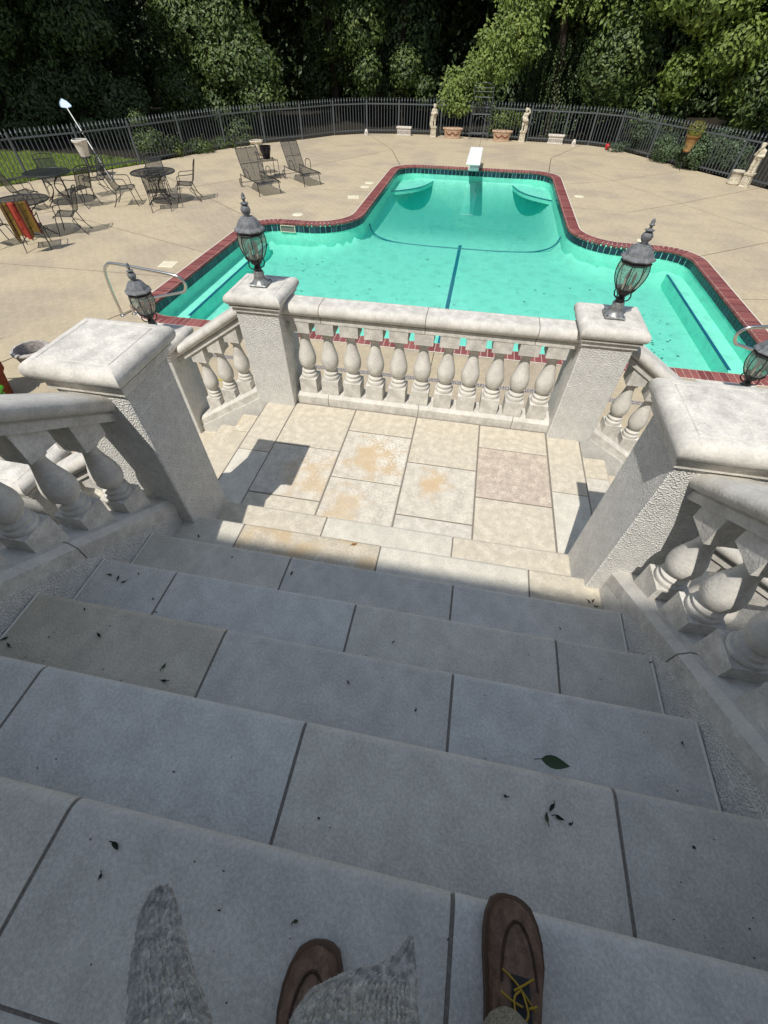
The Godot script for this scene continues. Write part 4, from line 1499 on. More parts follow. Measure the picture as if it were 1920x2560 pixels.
func patio() -> void:
	# tables with their chairs; turn 0 looks along +z
	var t := iron_table()
	t.position = Vector3(-9.10, DECK, -11.98)
	t.set_meta("label", "round iron patio table with white bird streaks, between the loungers and the other tables")
	again(t, Vector3(-11.95, DECK, -11.25), 0.4, "round iron patio table nearest the lawn beyond the fence")
	again(t, Vector3(-10.55, DECK, -8.60), 0.9, "round iron patio table beside the chair with the striped towel")
	var c := iron_chair()
	c.set_meta("label", "iron mesh chair in front of the middle patio table, back to the stairs")
	var put := func(x: float, z: float, tx: float, tz: float, label: String) -> void:
		again(c, Vector3(x, DECK, z), atan2(tx - x, tz - z), label)
	c.position = Vector3(-8.74, DECK, -11.35)
	c.rotation.y = atan2(-9.10 + 8.74, -11.98 + 11.35)
	put.call(-9.90, -11.55, -9.0, -11.9, "iron mesh chair on the pole side of the middle patio table")
	put.call(-8.40, -12.35, -9.2, -12.0, "iron mesh chair on the lounger side of the middle patio table")
	put.call(-9.55, -12.75, -9.1, -11.9, "iron mesh chair on the fence side of the middle patio table")
	put.call(-11.05, -11.15, -11.95, -11.3, "iron mesh chair on the pool side of the table nearest the lawn")
	put.call(-12.55, -11.95, -11.95, -11.25, "iron mesh chair nearest the lawn, at the table nearest the lawn")
	put.call(-12.25, -10.45, -11.95, -11.25, "iron mesh chair on the house side of the table nearest the lawn")
	put.call(-11.35, -12.25, -11.95, -11.25, "iron mesh chair with its back to the fence at the table nearest the lawn")
	put.call(-9.78, -8.95, -10.5, -8.6, "iron mesh chair at the pool side of the table with the towel chair")
	put.call(-9.92, -7.85, -10.45, -8.5, "iron mesh chair under the striped towel")
	put.call(-10.85, -7.75, -10.6, -8.5, "iron mesh chair beside the towel chair on its house side")
	put.call(9.35, -15.25, 8.0, -13.5, "iron mesh chair alone on the deck near the drum stool")
	# striped towel over the chair back
	var tw := thing("striped_towel", "olive, gold and red striped towel hung over an iron chair back", "towel", Vector3(-9.92, DECK, -7.85), atan2(-0.53, -0.65))
	var cols := [Color(0.36, 0.07, 0.08), Color(0.50, 0.38, 0.12), Color(0.46, 0.36, 0.10), Color(0.20, 0.14, 0.08), Color(0.40, 0.30, 0.10), Color(0.42, 0.08, 0.08), Color(0.72, 0.25, 0.18), Color(0.74, 0.30, 0.22), Color(0.34, 0.06, 0.07), Color(0.52, 0.40, 0.12), Color(0.22, 0.16, 0.08), Color(0.44, 0.33, 0.12)]
	var wide := [0.03, 0.07, 0.06, 0.02, 0.05, 0.04, 0.05, 0.05, 0.02, 0.06, 0.03, 0.05]
	var x := -0.265
	var prof := [Vector2(-0.50, 0.36), Vector2(-0.475, 0.50), Vector2(-0.455, 0.66), Vector2(-0.445, 0.80), Vector2(-0.435, 0.93), Vector2(-0.412, 0.962), Vector2(-0.385, 0.94), Vector2(-0.355, 0.83), Vector2(-0.31, 0.70)]
	for i in cols.size():
		var g := Geo.new()
		var x1: float = x + wide[i]
		var hem := 0.06 * sin(i * 0.9) - 0.05 * (i / 11.0)
		for k in prof.size() - 1:
			var dr := [0.0, 0.0]
			var p: Vector2 = prof[k]
			var q: Vector2 = prof[k + 1]
			var f0 := 0.012 * sin(x * 40.0 + k)
			var f1 := 0.012 * sin(x1 * 40.0 + k)
			var h0 := hem if k == 0 else 0.0
			g.quad_out(Vector3(x, p.y + h0, p.x + f0), Vector3(x1, p.y + h0, p.x + f1), Vector3(x1, q.y, q.x + f1), Vector3(x, q.y, q.x + f0), Vector3(x, p.y - 0.2, p.x + 0.4), 2)
		var m := plain(cols[i].darkened(0.16), 0.95)
		part("stripe", g.mesh(), m, tw)
		x = x1
	# loungers and the little cart between them
	lounger(0.35, "wide iron mesh lounger with a bar down its back, towards the patio tables", Vector3(-6.83, DECK, -14.03), atan2(0.70, 0.71))
	lounger(0.29, "narrower iron mesh lounger with scrolled crest, towards the pool", Vector3(-5.90, DECK, -15.44), atan2(0.71, 0.70))
	var ct := thing("tea_cart", "small iron mesh cart between the loungers, a dark pot on top", "cart", Vector3(-7.05, DECK, -15.55), atan2(0.75, -0.66))
	part("top_shelf", mesh_panel([Vector2(-0.27, 0.50), Vector2(0.27, 0.50)], 0.24), M.table_iron, ct)
	part("lower_shelf", mesh_panel([Vector2(-0.27, 0.18), Vector2(0.27, 0.18)], 0.24), M.table_iron, ct)
	for sx in [-1.0, 1.0]:
		for sz in [-1.0, 1.0]:
			tube_part("leg", v3([[sx * 0.24, 0.64 if sz < 0 else 0.52, sz * 0.27], [sx * 0.24, 0.18, sz * 0.27], [sx * 0.25, 0.0, sz * 0.28]]), 0.010, M.iron, ct, 2)
		tube_part("rail", v3([[sx * 0.24, 0.50, -0.27], [sx * 0.24, 0.50, 0.27]]), 0.008, M.iron, ct, 1)
	tube_part("handle", v3([[-0.24, 0.64, -0.27], [-0.20, 0.70, -0.33], [0.20, 0.70, -0.33], [0.24, 0.64, -0.27]]), 0.009, M.iron, ct)
	pot("glazed_pot", [Vector2(0, 0), Vector2(0.10, 0), Vector2(0.12, 0.02), Vector2(0.15, 0.14), Vector2(0.185, 0.26), Vector2(0.175, 0.29), Vector2(0.19, 0.30), Vector2(0.195, 0.335)], M.black_glaze, "glossy dark glazed pot standing on the mesh cart", "pot", Vector3(-7.1, DECK + 0.508, -15.62))
	pot("pale_pot", [Vector2(0, 0), Vector2(0.16, 0), Vector2(0.20, 0.10), Vector2(0.23, 0.26), Vector2(0.24, 0.36), Vector2(0.22, 0.38), Vector2(0.25, 0.41), Vector2(0.265, 0.44), Vector2(0.255, 0.47)], M.pale_pot, "empty cream bell-shaped pot by the fence behind the wide lounger", "pot", Vector3(-8.9, DECK, -19.05))
	# pot on a stand in front of the lawn
	plant_stand(Vector3(-13.05, DECK, -14.35), 0.52, "black iron stand by the lawn fence carrying a whitewashed pot")
	pot("ribbed_pot", [Vector2(0, 0), Vector2(0.13, 0), Vector2(0.15, 0.06), Vector2(0.19, 0.28), Vector2(0.21, 0.36), Vector2(0.235, 0.38), Vector2(0.24, 0.43), Vector2(0.225, 0.44)], M.white_block, "whitewashed ribbed pot on the iron stand by the lawn fence", "pot", Vector3(-13.05, DECK + 0.535, -14.35), 28, func(a, y): return 1.0 + (0.02 * cos(a * 14.0) if y < 0.36 else 0.0))
	plant_stand(Vector3(7.62, DECK, -20.45), 0.50, "black iron stand by the ivy fence carrying a bronze-coloured urn")
	var gp := pot("bronze_urn", [Vector2(0, 0), Vector2(0.15, 0), Vector2(0.165, 0.03), Vector2(0.155, 0.05), Vector2(0.19, 0.30), Vector2(0.215, 0.40), Vector2(0.245, 0.42), Vector2(0.25, 0.46)], M.gold_pot, "bronze-coloured fluted urn with a yellow-green shrub, by the ivy", "urn", Vector3(7.62, DECK + 0.515, -20.45), 30, func(a, y): return 1.0 + (0.03 * cos(a * 12.0) if y > 0.06 and y < 0.34 else 0.0), 0.03, 0.02)
	leaves("shrub", gp, M.leaf, spray_mesh(0.09, 10, 0.035, 0.3), blob_points(Vector3(0, 0.62, 0), Vector3(0.33, 0.24, 0.33), 170, 5), 0.8, [Color(0.20, 0.20, 0.02), Color(0.30, 0.28, 0.03), Color(0.14, 0.16, 0.02)])
	# swag planters
	for e in [[-1.49, -25.05, "terracotta oval planter with swags, nearer the statue with folded arms"], [0.82, -24.85, "terracotta oval planter with swags, in front of the young bush"]]:
		var o := thing("swag_planter", e[2], "planter", Vector3(e[0], DECK, e[1]), 0.0, "terracotta planters beside the trellis")
		var g := Geo.new()
		g.lathe([Vector2(0, 0), Vector2(0.36, 0), Vector2(0.38, 0.03), Vector2(0.36, 0.06), Vector2(0.41, 0.30), Vector2(0.43, 0.32), Vector2(0.42, 0.36), Vector2(0.44, 0.38), Vector2(0.475, 0.40), Vector2(0.48, 0.45), Vector2(0.455, 0.465), Vector2(0.43, 0.46), Vector2(0.41, 0.38)], 36, Transform3D(Basis().scaled(Vector3(1, 0.80, 0.42)), Vector3.ZERO))
		part("body", g.mesh(), M.terracotta, o)
		var so := Geo.new()
		so.lathe([Vector2(0.415, 0.40), Vector2(0, 0.41)], 24, Transform3D(Basis().scaled(Vector3(1, 0.80, 0.42)), Vector3.ZERO))
		part("soil", so.mesh(), M.soil, o)
		for k in 2:
			var pts := []
			for i in 9:
				var u := -0.30 + 0.30 * k + 0.30 * i / 8.0
				var y := 0.29 - 0.11 * sin(PI * i / 8.0)
				var rr := lerpf(0.36, 0.41, (y - 0.06) / 0.24)
				pts.append(Vector3(u, y * 0.80, 0.42 * sqrt(maxf(rr * rr - u * u, 0.001)) + 0.008))
			var sw := Geo.new()
			sw.tube(pts, 0.016, 6)
			part("swag", sw.mesh(), M.terracotta_dark, o)
	# white relief blocks and cones by the fence
	for e in [[-3.86, -25.2, 0.02, "white relief block by the fence, nearer the statue with folded arms"], [3.27, -24.72, -0.12, "white relief block by the fence, nearer the statue with a raised arm"]]:
		var o := thing("relief_block", e[3], "block", Vector3(e[0], DECK, e[1]), e[2], "white carved blocks by the fence")
		var g := Geo.new()
		g.cbox(Vector3(-0.35, 0, -0.13), Vector3(0.35, 0.05, 0.13), 0.008)
		g.cbox(Vector3(-0.32, 0.05, -0.11), Vector3(0.32, 0.26, 0.11), 0.004)
		g.cbox(Vector3(-0.36, 0.26, -0.14), Vector3(0.36, 0.325, 0.14), 0.010)
		part("body", g.mesh(), M.white_block, o)
		for k in 7:
			var rl := Geo.new()
			rl.lathe([Vector2(0, -0.02), Vector2(0.038, 0), Vector2(0.03, 0.05), Vector2(0.042, 0.08), Vector2(0.0, 0.13)], 8, Transform3D(Basis().scaled(Vector3(1, 1, 0.5)), Vector3(-0.26 + 0.087 * k, 0.09 + 0.012 * (k % 2), 0.11)))
			part("carving", rl.mesh(), M.grey_urn, o)
	for e in [[-5.66, -24.85, "small white path light under the fence beside the deck corner, next to the relief block"], [4.07, -24.45, "small white path light under the fence beyond the raised-arm statue"]]:
		var o := thing("path_light", e[2], "light", Vector3(e[0], DECK, e[1]), 0.0, "small white lights by the fence")
		var g := Geo.new()
		g.lathe([Vector2(0, 0), Vector2(0.10, 0), Vector2(0.10, 0.03), Vector2(0.085, 0.13), Vector2(0.05, 0.20), Vector2(0.03, 0.225), Vector2(0, 0.23)], 12)
		part("hood", g.mesh(), M.white_block, o)
		var l := Geo.new()
		l.box(Vector3(-0.03, 0.05, 0.075), Vector3(0.03, 0.13, 0.095))
		part("lens", l.mesh(), M.grey_urn, o)
	var ball := thing("red_ball", "small red ball lying under the fence where it begins to bend", "ball", Vector3(5.45, DECK, -23.85))
	var bg := Geo.new()
	var bp := []
	for k in 11:
		var a := -PI / 2 + PI * k / 10.0
		bp.append(Vector2(cos(a) * 0.11, 0.11 + sin(a) * 0.11))
	bg.lathe(bp, 18, Transform3D.IDENTITY, 60.0)
	part("shell", bg.mesh(), M.red_ball, ball)
	var vg := Geo.new()
	vg.lathe([Vector2(0, 0.219), Vector2(0.012, 0.219), Vector2(0.012, 0.224), Vector2(0, 0.226)], 8)
	part("valve", vg.mesh(), M.dark, ball)
	# drum stool
	var dr := thing("drum_stool", "round carved stone drum stool beside the statue pedestal near the ivy", "stool", Vector3(8.86, DECK, -18.42))
	var dg := Geo.new()
	dg.lathe([Vector2(0, 0), Vector2(0.20, 0), Vector2(0.215, 0.03), Vector2(0.20, 0.06), Vector2(0.175, 0.20), Vector2(0.18, 0.30), Vector2(0.205, 0.33), Vector2(0.20, 0.37), Vector2(0, 0.385)], 28, Transform3D.IDENTITY, 40.0, func(a, y): return 1.0 + (0.05 * cos(a * 9.0) * sin(y * 30.0) if y > 0.06 and y < 0.3 else 0.0))
	part("drum", dg.mesh(), M.statue, dr)
	var dt := Geo.new()
	dt.lathe([Vector2(0.207, 0.335), Vector2(0.212, 0.345), Vector2(0.207, 0.355)], 28)
	part("band", dt.mesh(), M.grey_urn, dr)
	# trellis
	var tr := thing("iron_trellis", "tall black iron trellis with an arched top between the planters", "trellis", Vector3(-0.26, DECK, -25.02))
	for s in [-1.0, 1.0]:
		tube_part("upright", v3([[s * 0.42, 0, 0.12], [s * 0.42, 0.3, 0.08], [s * 0.42, 1.75, 0]]), 0.014, M.fence, tr, 1)
		tube_part("leg", v3([[s * 0.42, 0, -0.25], [s * 0.42, 0.55, -0.22], [s * 0.42, 0.56, 0.06]]), 0.012, M.fence, tr, 1)
	tube_part("arch", v3([[-0.42, 1.72, 0], [-0.28, 1.84, 0], [0, 1.88, 0], [0.28, 1.84, 0], [0.42, 1.72, 0]]), 0.012, M.fence, tr)
	for y in [0.22, 0.86, 1.42, 1.60, 1.72]:
		tube_part("shelf_bar", v3([[-0.42, y, 0.02], [0.42, y, 0.02]]), 0.014, M.fence, tr, 1)
	for y in [0.22, 0.86, 1.42]:
		tube_part("shelf_bar", v3([[-0.42, y, -0.22], [0.42, y, -0.22]]), 0.010, M.fence, tr, 1)
	for k in 5:
		tube_part("bar", v3([[-0.28 + 0.14 * k, 0.86, 0], [-0.28 + 0.14 * k, 1.42, 0]]), 0.005, M.fence, tr, 1)
	tube_part("scroll", v3([[-0.30, 0.30, 0.04], [-0.2, 0.66, 0.03], [0, 0.80, 0.03], [0.2, 0.66, 0.03], [0.30, 0.30, 0.04]]), 0.008, M.fence, tr)
	# leaf skimmer on its pole, leaning on the fence
	var a := Vector3(-11.97, DECK + 0.01, -13.81)
	var b := Vector3(-14.42, 0.262, -16.07)
	var sk := thing("skimmer_pole", "long white pool pole with a blue-white leaf net leaning on the fence", "pole", a)
	var d := (b - a).normalized()
	var side := d.cross(Vector3.UP).normalized()
	tube_part("pole", [Vector3.ZERO, b - a], 0.016, M.white_paint, sk, 1, 8)
	tube_part("grip", [Vector3.ZERO, d * 0.45], 0.019, M.white_paint, sk, 1, 8)
	var nt := Geo.new()
	var o2 := b - a
	var hoop := []
	for p in [[0.0, 0.0], [0.06, 0.16], [0.14, 0.17], [0.32, 0.12], [0.48, 0.02], [0.48, -0.02], [0.32, -0.12], [0.14, -0.17], [0.06, -0.16]]:
		hoop.append(o2 + d * p[0] + side * p[1])
	nt.tube(hoop, 0.012, 5, true)
	part("net_frame", nt.mesh(), plain(Color(0.60, 0.72, 0.82), 0.4), sk)
	var ng := Geo.new()
	for k in range(1, 8):
		ng.tri(hoop[0], hoop[k], hoop[(k + 1) % 9])
	part("net", ng.mesh(), plain(Color(0.78, 0.82, 0.85), 0.8), sk)


func plant_stand(at: Vector3, h: float, label: String) -> void:
	var o := thing("plant_stand", label, "stand", at, 0.3, "black iron plant stands")
	for k in 3:
		var a := TAU * k / 3
		var d := Vector3(cos(a), 0, sin(a))
		tube_part("leg", [d * 0.15 + Vector3(0, h, 0), d * 0.09 + Vector3(0, h * 0.6, 0), d * 0.12 + Vector3(0, h * 0.25, 0), d * 0.24], 0.012, M.iron, o)
	var g := Geo.new()
	g.lathe([Vector2(0, h - 0.008), Vector2(0.17, h - 0.008), Vector2(0.17, h + 0.008), Vector2(0, h + 0.008)], 16)
	part("plate", g.mesh(), M.iron, o)
	var ring := []
	for k in 16:
		var a := TAU * k / 16
		ring.append(Vector3(cos(a) * 0.115, h * 0.3, sin(a) * 0.115))
	var r := Geo.new()
	r.tube(ring, 0.007, 5, true)
	part("ring", r.mesh(), M.iron, o)


func pool_gear() -> void:
	# diving board
	var o := thing("diving_board", "white diving board over the far end of the pool", "diving board", Vector3(-0.14, DECK, -19.4))
	var g := Geo.new()
	g.cbox(Vector3(-0.235, 0.47, -0.05), Vector3(0.235, 0.515, 2.95), 0.012)
	part("board", g.mesh(), M.white_paint, o)
	for zz in [0.25, 0.95]:
		var s := Geo.new()
		s.cbox(Vector3(-0.19, 0.0, zz - 0.16), Vector3(0.19, 0.10, zz + 0.16), 0.02)
		s.cbox(Vector3(-0.15, 0.10, zz - 0.06), Vector3(0.15, 0.47, zz + 0.06), 0.01)
		part("stand", s.mesh(), M.white_paint, o)
	# grab rails
	for side in [-1.0, 1.0]:
		var r := thing("grab_rail", "looped stainless steel grab rail at the pool corner, " + ("patio table side" if side < 0 else "away from the patio tables"), "handrail", Vector3(PX + side * 5.72, DECK, -5.05), 0.0, "steel grab rails of the pool")
		var pts := []
		for p in [[0.06, 0.0], [0.06, 0.35], [0.02, 0.72], [-0.08, 0.85], [-0.22, 0.875], [-0.7, 0.83], [-1.22, 0.775], [-1.36, 0.72], [-1.40, 0.62], [-1.34, 0.52], [-1.2, 0.475], [-0.6, 0.33], [-0.26, 0.24], [-0.15, 0.18], [-0.12, 0.08], [-0.12, 0.0]]:
			pts.append(Vector3(side * p[0], p[1], 0.04 - 0.10 * (pts.size() / 15.0)))
		tube_part("tube", pts, 0.024, M.steel, r, 5, 10)
		for x in [0.06, -0.12]:
			var f := Geo.new()
			f.lathe([Vector2(0.024, 0.0), Vector2(0.05, 0.0), Vector2(0.046, 0.012), Vector2(0.026, 0.02)], 14, Transform3D(Basis(), Vector3(side * x, 0.0, 0.04 if x > 0 else -0.06)))
			part("flange", f.mesh(), M.steel, r)
	# lids set in the deck
	var lid_spots := [[-3.53, -15.66, "white round lid in the deck by the deep end, farther of a pair"], [-3.56, -15.11, "white round lid in the deck by the deep end, nearer of a pair"], [-4.75, -11.66, "white round skimmer lid behind the brick edge beside the patio"], [3.36, -15.49, "white round lid in the deck beside the deep end, away from the patio"], [4.5, -11.45, "white round lid in the deck behind the brick edge, away from the patio"]]
	for e in lid_spots:
		var l := thing("deck_lid", e[2], "lid", Vector3(e[0], DECK, e[1]), 0.0, "white lids in the pool deck")
		var lg := Geo.new()
		lg.lathe([Vector2(0.155, -0.008), Vector2(0.155, 0.006), Vector2(0.147, 0.009), Vector2(0, 0.010)], 28)
		part("cover", lg.mesh(), M.white_plastic, l)
		var hg := Geo.new()  # grey disc in place of the finger hole, shaded by its colour
		hg.lathe([Vector2(0.015, 0.0102), Vector2(0.012, 0.0112), Vector2(0, 0.0112)], 10)
		part("hole_shade", hg.mesh(), M.shade_grey, l)
	for e in [[-3.65, -13.8, 0.25, "square white filler lid in the deck beside the loungers"], [-6.37, -7.47, 0.1, "square pale lid in the deck near the grab rail"]]:
		var l := thing("square_lid", e[3], "lid", Vector3(e[0], DECK, e[1]), e[2])
		var lg := Geo.new()
		lg.cbox(Vector3(-0.17, -0.01, -0.17), Vector3(0.17, 0.008, 0.17), 0.004)
		part("cover", lg.mesh(), M.white_plastic, l)
		for k in 4:
			var bg := Geo.new()
			bg.box(Vector3(-0.12, 0.0085, -0.12 + k * 0.07), Vector3(0.12, 0.0105, -0.10 + k * 0.07))
			part("rib", bg.mesh(), M.pale_pot, l)
	# trench drain in front of the landing
	var dn := thing("trench_drain", "narrow slotted drain grate across the deck in front of the landing", "drain", Vector3(-0.1, DECK, -4.03))
	var ch := Geo.new()
	ch.box(Vector3(-3.7, -0.10, -0.08), Vector3(3.7, -0.075, 0.08))
	part("channel", ch.mesh(), M.deck, dn)
	var gr := Geo.new()
	for z in [-0.052, -0.004, 0.044]:
		gr.box(Vector3(-3.615, -0.012, z), Vector3(3.615, 0.001, z + 0.008))
	for k in 290:
		gr.box(Vector3(-3.6 + k * 0.0248, -0.011, -0.05), Vector3(-3.6 + k * 0.0248 + 0.011, 0.0, 0.05))
	part("grate", gr.mesh(), M.grey_urn, dn)
	# yellow hose below the side stairs
	var hz := thing("garden_hose", "thin yellow garden hose lying on the deck behind the side stairs", "hose", Vector3(-3.3, DECK, -3.35))
	var hp := []
	for k in 14:
		hp.append(Vector3(-0.35 + k * 0.07, 0.012, 0.16 * sin(k * 0.7) + 0.02 * k))
	tube_part("tube", hp, 0.011, plain(Color(0.72, 0.68, 0.20), 0.5), hz, 3)
	tube_part("nozzle", [hp[13], hp[13] + Vector3(0.09, 0, 0.03)], 0.016, M.dark, hz, 1)
	# pots on the deck beside the side stairs
	var ur := pot("grey_urn", [Vector2(0, 0), Vector2(0.14, 0), Vector2(0.15, 0.03), Vector2(0.08, 0.07), Vector2(0.075, 0.12), Vector2(0.15, 0.17), Vector2(0.21, 0.26), Vector2(0.225, 0.33), Vector2(0.245, 0.345), Vector2(0.255, 0.365), Vector2(0.25, 0.385), Vector2(0.235, 0.392)], M.grey_urn, "empty weathered grey urn with beaded rim on the deck by the stairs", "urn", Vector3(-5.93, DECK, -3.05), 40, func(a, y): return 1.0 + (0.012 * cos(a * 26.0) if y > 0.34 else (0.03 * cos(a * 10.0) if y > 0.17 and y < 0.3 else 0.0)), 0.03, 0.14)
	var tp := pot("terracotta_pot", [Vector2(0, 0), Vector2(0.18, 0), Vector2(0.25, 0.36), Vector2(0.28, 0.36), Vector2(0.285, 0.44)], M.terracotta_dark, "terracotta pot with spiky green leaves on the deck by the stairs", "pot", Vector3(-6.12, DECK, -2.35))
	var sp := Geo.new()
	for k in 26:
		var a := TAU * k / 26 * 3.1
		var d := Vector3(cos(a), 0, sin(a))
		var s := d.cross(Vector3.UP) * 0.022
		var h := 0.42 + 0.2 * sin(k * 2.3)
		var out := 0.28 + 0.16 * cos(k * 1.7)
		var p0 := Vector3(0, 0.40, 0) + d * 0.03
		var p1 := Vector3(0, 0.40 + h, 0) + d * out * 0.55
		var p2 := Vector3(0, 0.40 + h * 0.8, 0) + d * out * 1.3
		sp.tri(p0 - s, p0 + s, p1 + s)
		sp.tri(p0 - s, p1 + s, p1 - s)
		sp.tri(p1 - s, p1 + s, p2)
	part("spiky_leaves", sp.mesh(), plain(Color(0.20, 0.33, 0.10), 0.5), tp)
	var gm := Geo.new()
	gm.cbox(Vector3(-0.25, 0, -0.18), Vector3(0.25, 0.34, 0.18), 0.03)
	gm.cbox(Vector3(-0.27, 0.34, -0.2), Vector3(0.27, 0.39, 0.2), 0.015)
	var gb := thing("green_bin", "bright green plastic bin on the deck beside the terracotta pot", "bin", Vector3(-5.72, DECK, -1.85), 0.5)
	part("tub", gm.mesh(), plain(Color(0.28, 0.62, 0.08), 0.4), gb)
	var gh := Geo.new()
	gh.tube(bend(v3([[-0.1, 0.39, 0], [-0.08, 0.43, 0], [0.08, 0.43, 0], [0.1, 0.39, 0]]), 4), 0.012, 6)
	part("handle", gh.mesh(), plain(Color(0.24, 0.55, 0.07), 0.4), gb)


func sdf_figure(bones: Array, cell: float, blend: float) -> ArrayMesh:
	## bones: [a, b, radius a, radius b]; joined with a smooth minimum and meshed as surface nets
	var lo := Vector3.INF
	var hi := -Vector3.INF
	for b in bones:
		var r: float = maxf(b[2], b[3]) + blend + cell * 2.0
		for p in [b[0], b[1]]:
			lo = lo.min(p - Vector3.ONE * r)
			hi = hi.max(p + Vector3.ONE * r)
	var nx := int((hi.x - lo.x) / cell) + 2
	var ny := int((hi.y - lo.y) / cell) + 2
	var nz := int((hi.z - lo.z) / cell) + 2
	var f := PackedFloat32Array()
	f.resize(nx * ny * nz)
	f.fill(1.0)
	for b in bones:
		var a: Vector3 = b[0]
		var ab: Vector3 = b[1] - a
		var l2 := maxf(ab.length_squared(), 1e-9)
		var reach: float = maxf(b[2], b[3]) + blend + cell * 1.5
		var p0: Vector3 = (a.min(b[1]) - Vector3.ONE * reach - lo) / cell
		var p1: Vector3 = (a.max(b[1]) + Vector3.ONE * reach - lo) / cell
		for iz in range(maxi(int(p0.z), 0), mini(int(p1.z) + 2, nz)):
			for iy in range(maxi(int(p0.y), 0), mini(int(p1.y) + 2, ny)):
				for ix in range(maxi(int(p0.x), 0), mini(int(p1.x) + 2, nx)):
					var q := lo + Vector3(ix, iy, iz) * cell - a
					var t := clampf(q.dot(ab) / l2, 0.0, 1.0)
					var d: float = (q - ab * t).length() - lerpf(b[2], b[3], t)
					var i := (iz * ny + iy) * nx + ix
					var o := f[i]
					var h := maxf(blend - absf(o - d), 0.0) / blend
					f[i] = minf(o, d) - h * h * blend * 0.25
	var at := PackedInt32Array()
	at.resize(nx * ny * nz)
	at.fill(-1)
	var verts := PackedVector3Array()
	var sx := 1
	var sy := nx
	var sz := nx * ny
	for iz in nz - 1:
		for iy in ny - 1:
			for ix in nx - 1:
				var i := (iz * ny + iy) * nx + ix
				var inside := 0
				for c in 8:
					if f[i + (c & 1) * sx + ((c >> 1) & 1) * sy + ((c >> 2) & 1) * sz] < 0.0:
						inside += 1
				if inside == 0 or inside == 8:
					continue
				var sum := Vector3.ZERO
				var n := 0
				for e in [[0, 1], [2, 3], [4, 5], [6, 7], [0, 2], [1, 3], [4, 6], [5, 7], [0, 4], [1, 5], [2, 6], [3, 7]]:
					var c0: int = e[0]
					var c1: int = e[1]
					var v0 := f[i + (c0 & 1) * sx + ((c0 >> 1) & 1) * sy + ((c0 >> 2) & 1) * sz]
					var v1 := f[i + (c1 & 1) * sx + ((c1 >> 1) & 1) * sy + ((c1 >> 2) & 1) * sz]
					if (v0 < 0.0) != (v1 < 0.0):
						var t := v0 / (v0 - v1)
						sum += Vector3(c0 & 1, (c0 >> 1) & 1, (c0 >> 2) & 1).lerp(Vector3(c1 & 1, (c1 >> 1) & 1, (c1 >> 2) & 1), t)
						n += 1
				at[i] = verts.size()
				verts.append(lo + (Vector3(ix, iy, iz) + sum / n) * cell)
	var idx := PackedInt32Array()
	for iz in range(1, nz - 1):
		for iy in range(1, ny - 1):
			for ix in range(1, nx - 1):
				var i := (iz * ny + iy) * nx + ix
				for axis in 3:
					var s1: int = [sx, sy, sz][axis]
					var a0 := f[i] < 0.0
					var a1 := f[i + s1] < 0.0
					if a0 == a1:
						continue
					var u: int = [sy, sz, sx][axis]
					var w: int = [sz, sx, sy][axis]
					var q := [at[i], at[i - u], at[i - u - w], at[i - w]]
					if q.has(-1):
						continue
					if a0:
						q.reverse()
					idx.append_array(PackedInt32Array([q[0], q[1], q[2], q[0], q[2], q[3]]))
	var normals := PackedVector3Array()
	normals.resize(verts.size())
	for k in range(0, idx.size(), 3):
		var n := (verts[idx[k]] - verts[idx[k + 2]]).cross(verts[idx[k]] - verts[idx[k + 1]])
		for j in 3:
			normals[idx[k + j]] += n
	for k in normals.size():
		normals[k] = normals[k].normalized()
	var arr := []
	arr.resize(Mesh.ARRAY_MAX)
	arr[Mesh.ARRAY_VERTEX] = verts
	arr[Mesh.ARRAY_NORMAL] = normals
	arr[Mesh.ARRAY_INDEX] = idx
	var mesh := ArrayMesh.new()
	mesh.add_surface_from_arrays(Mesh.PRIMITIVE_TRIANGLES, arr)
	return mesh


func bone(a: Array, b: Array, ra: float, rb: float) -> Array:
	return [Vector3(a[0], a[1], a[2]), Vector3(b[0], b[1], b[2]), ra, rb]


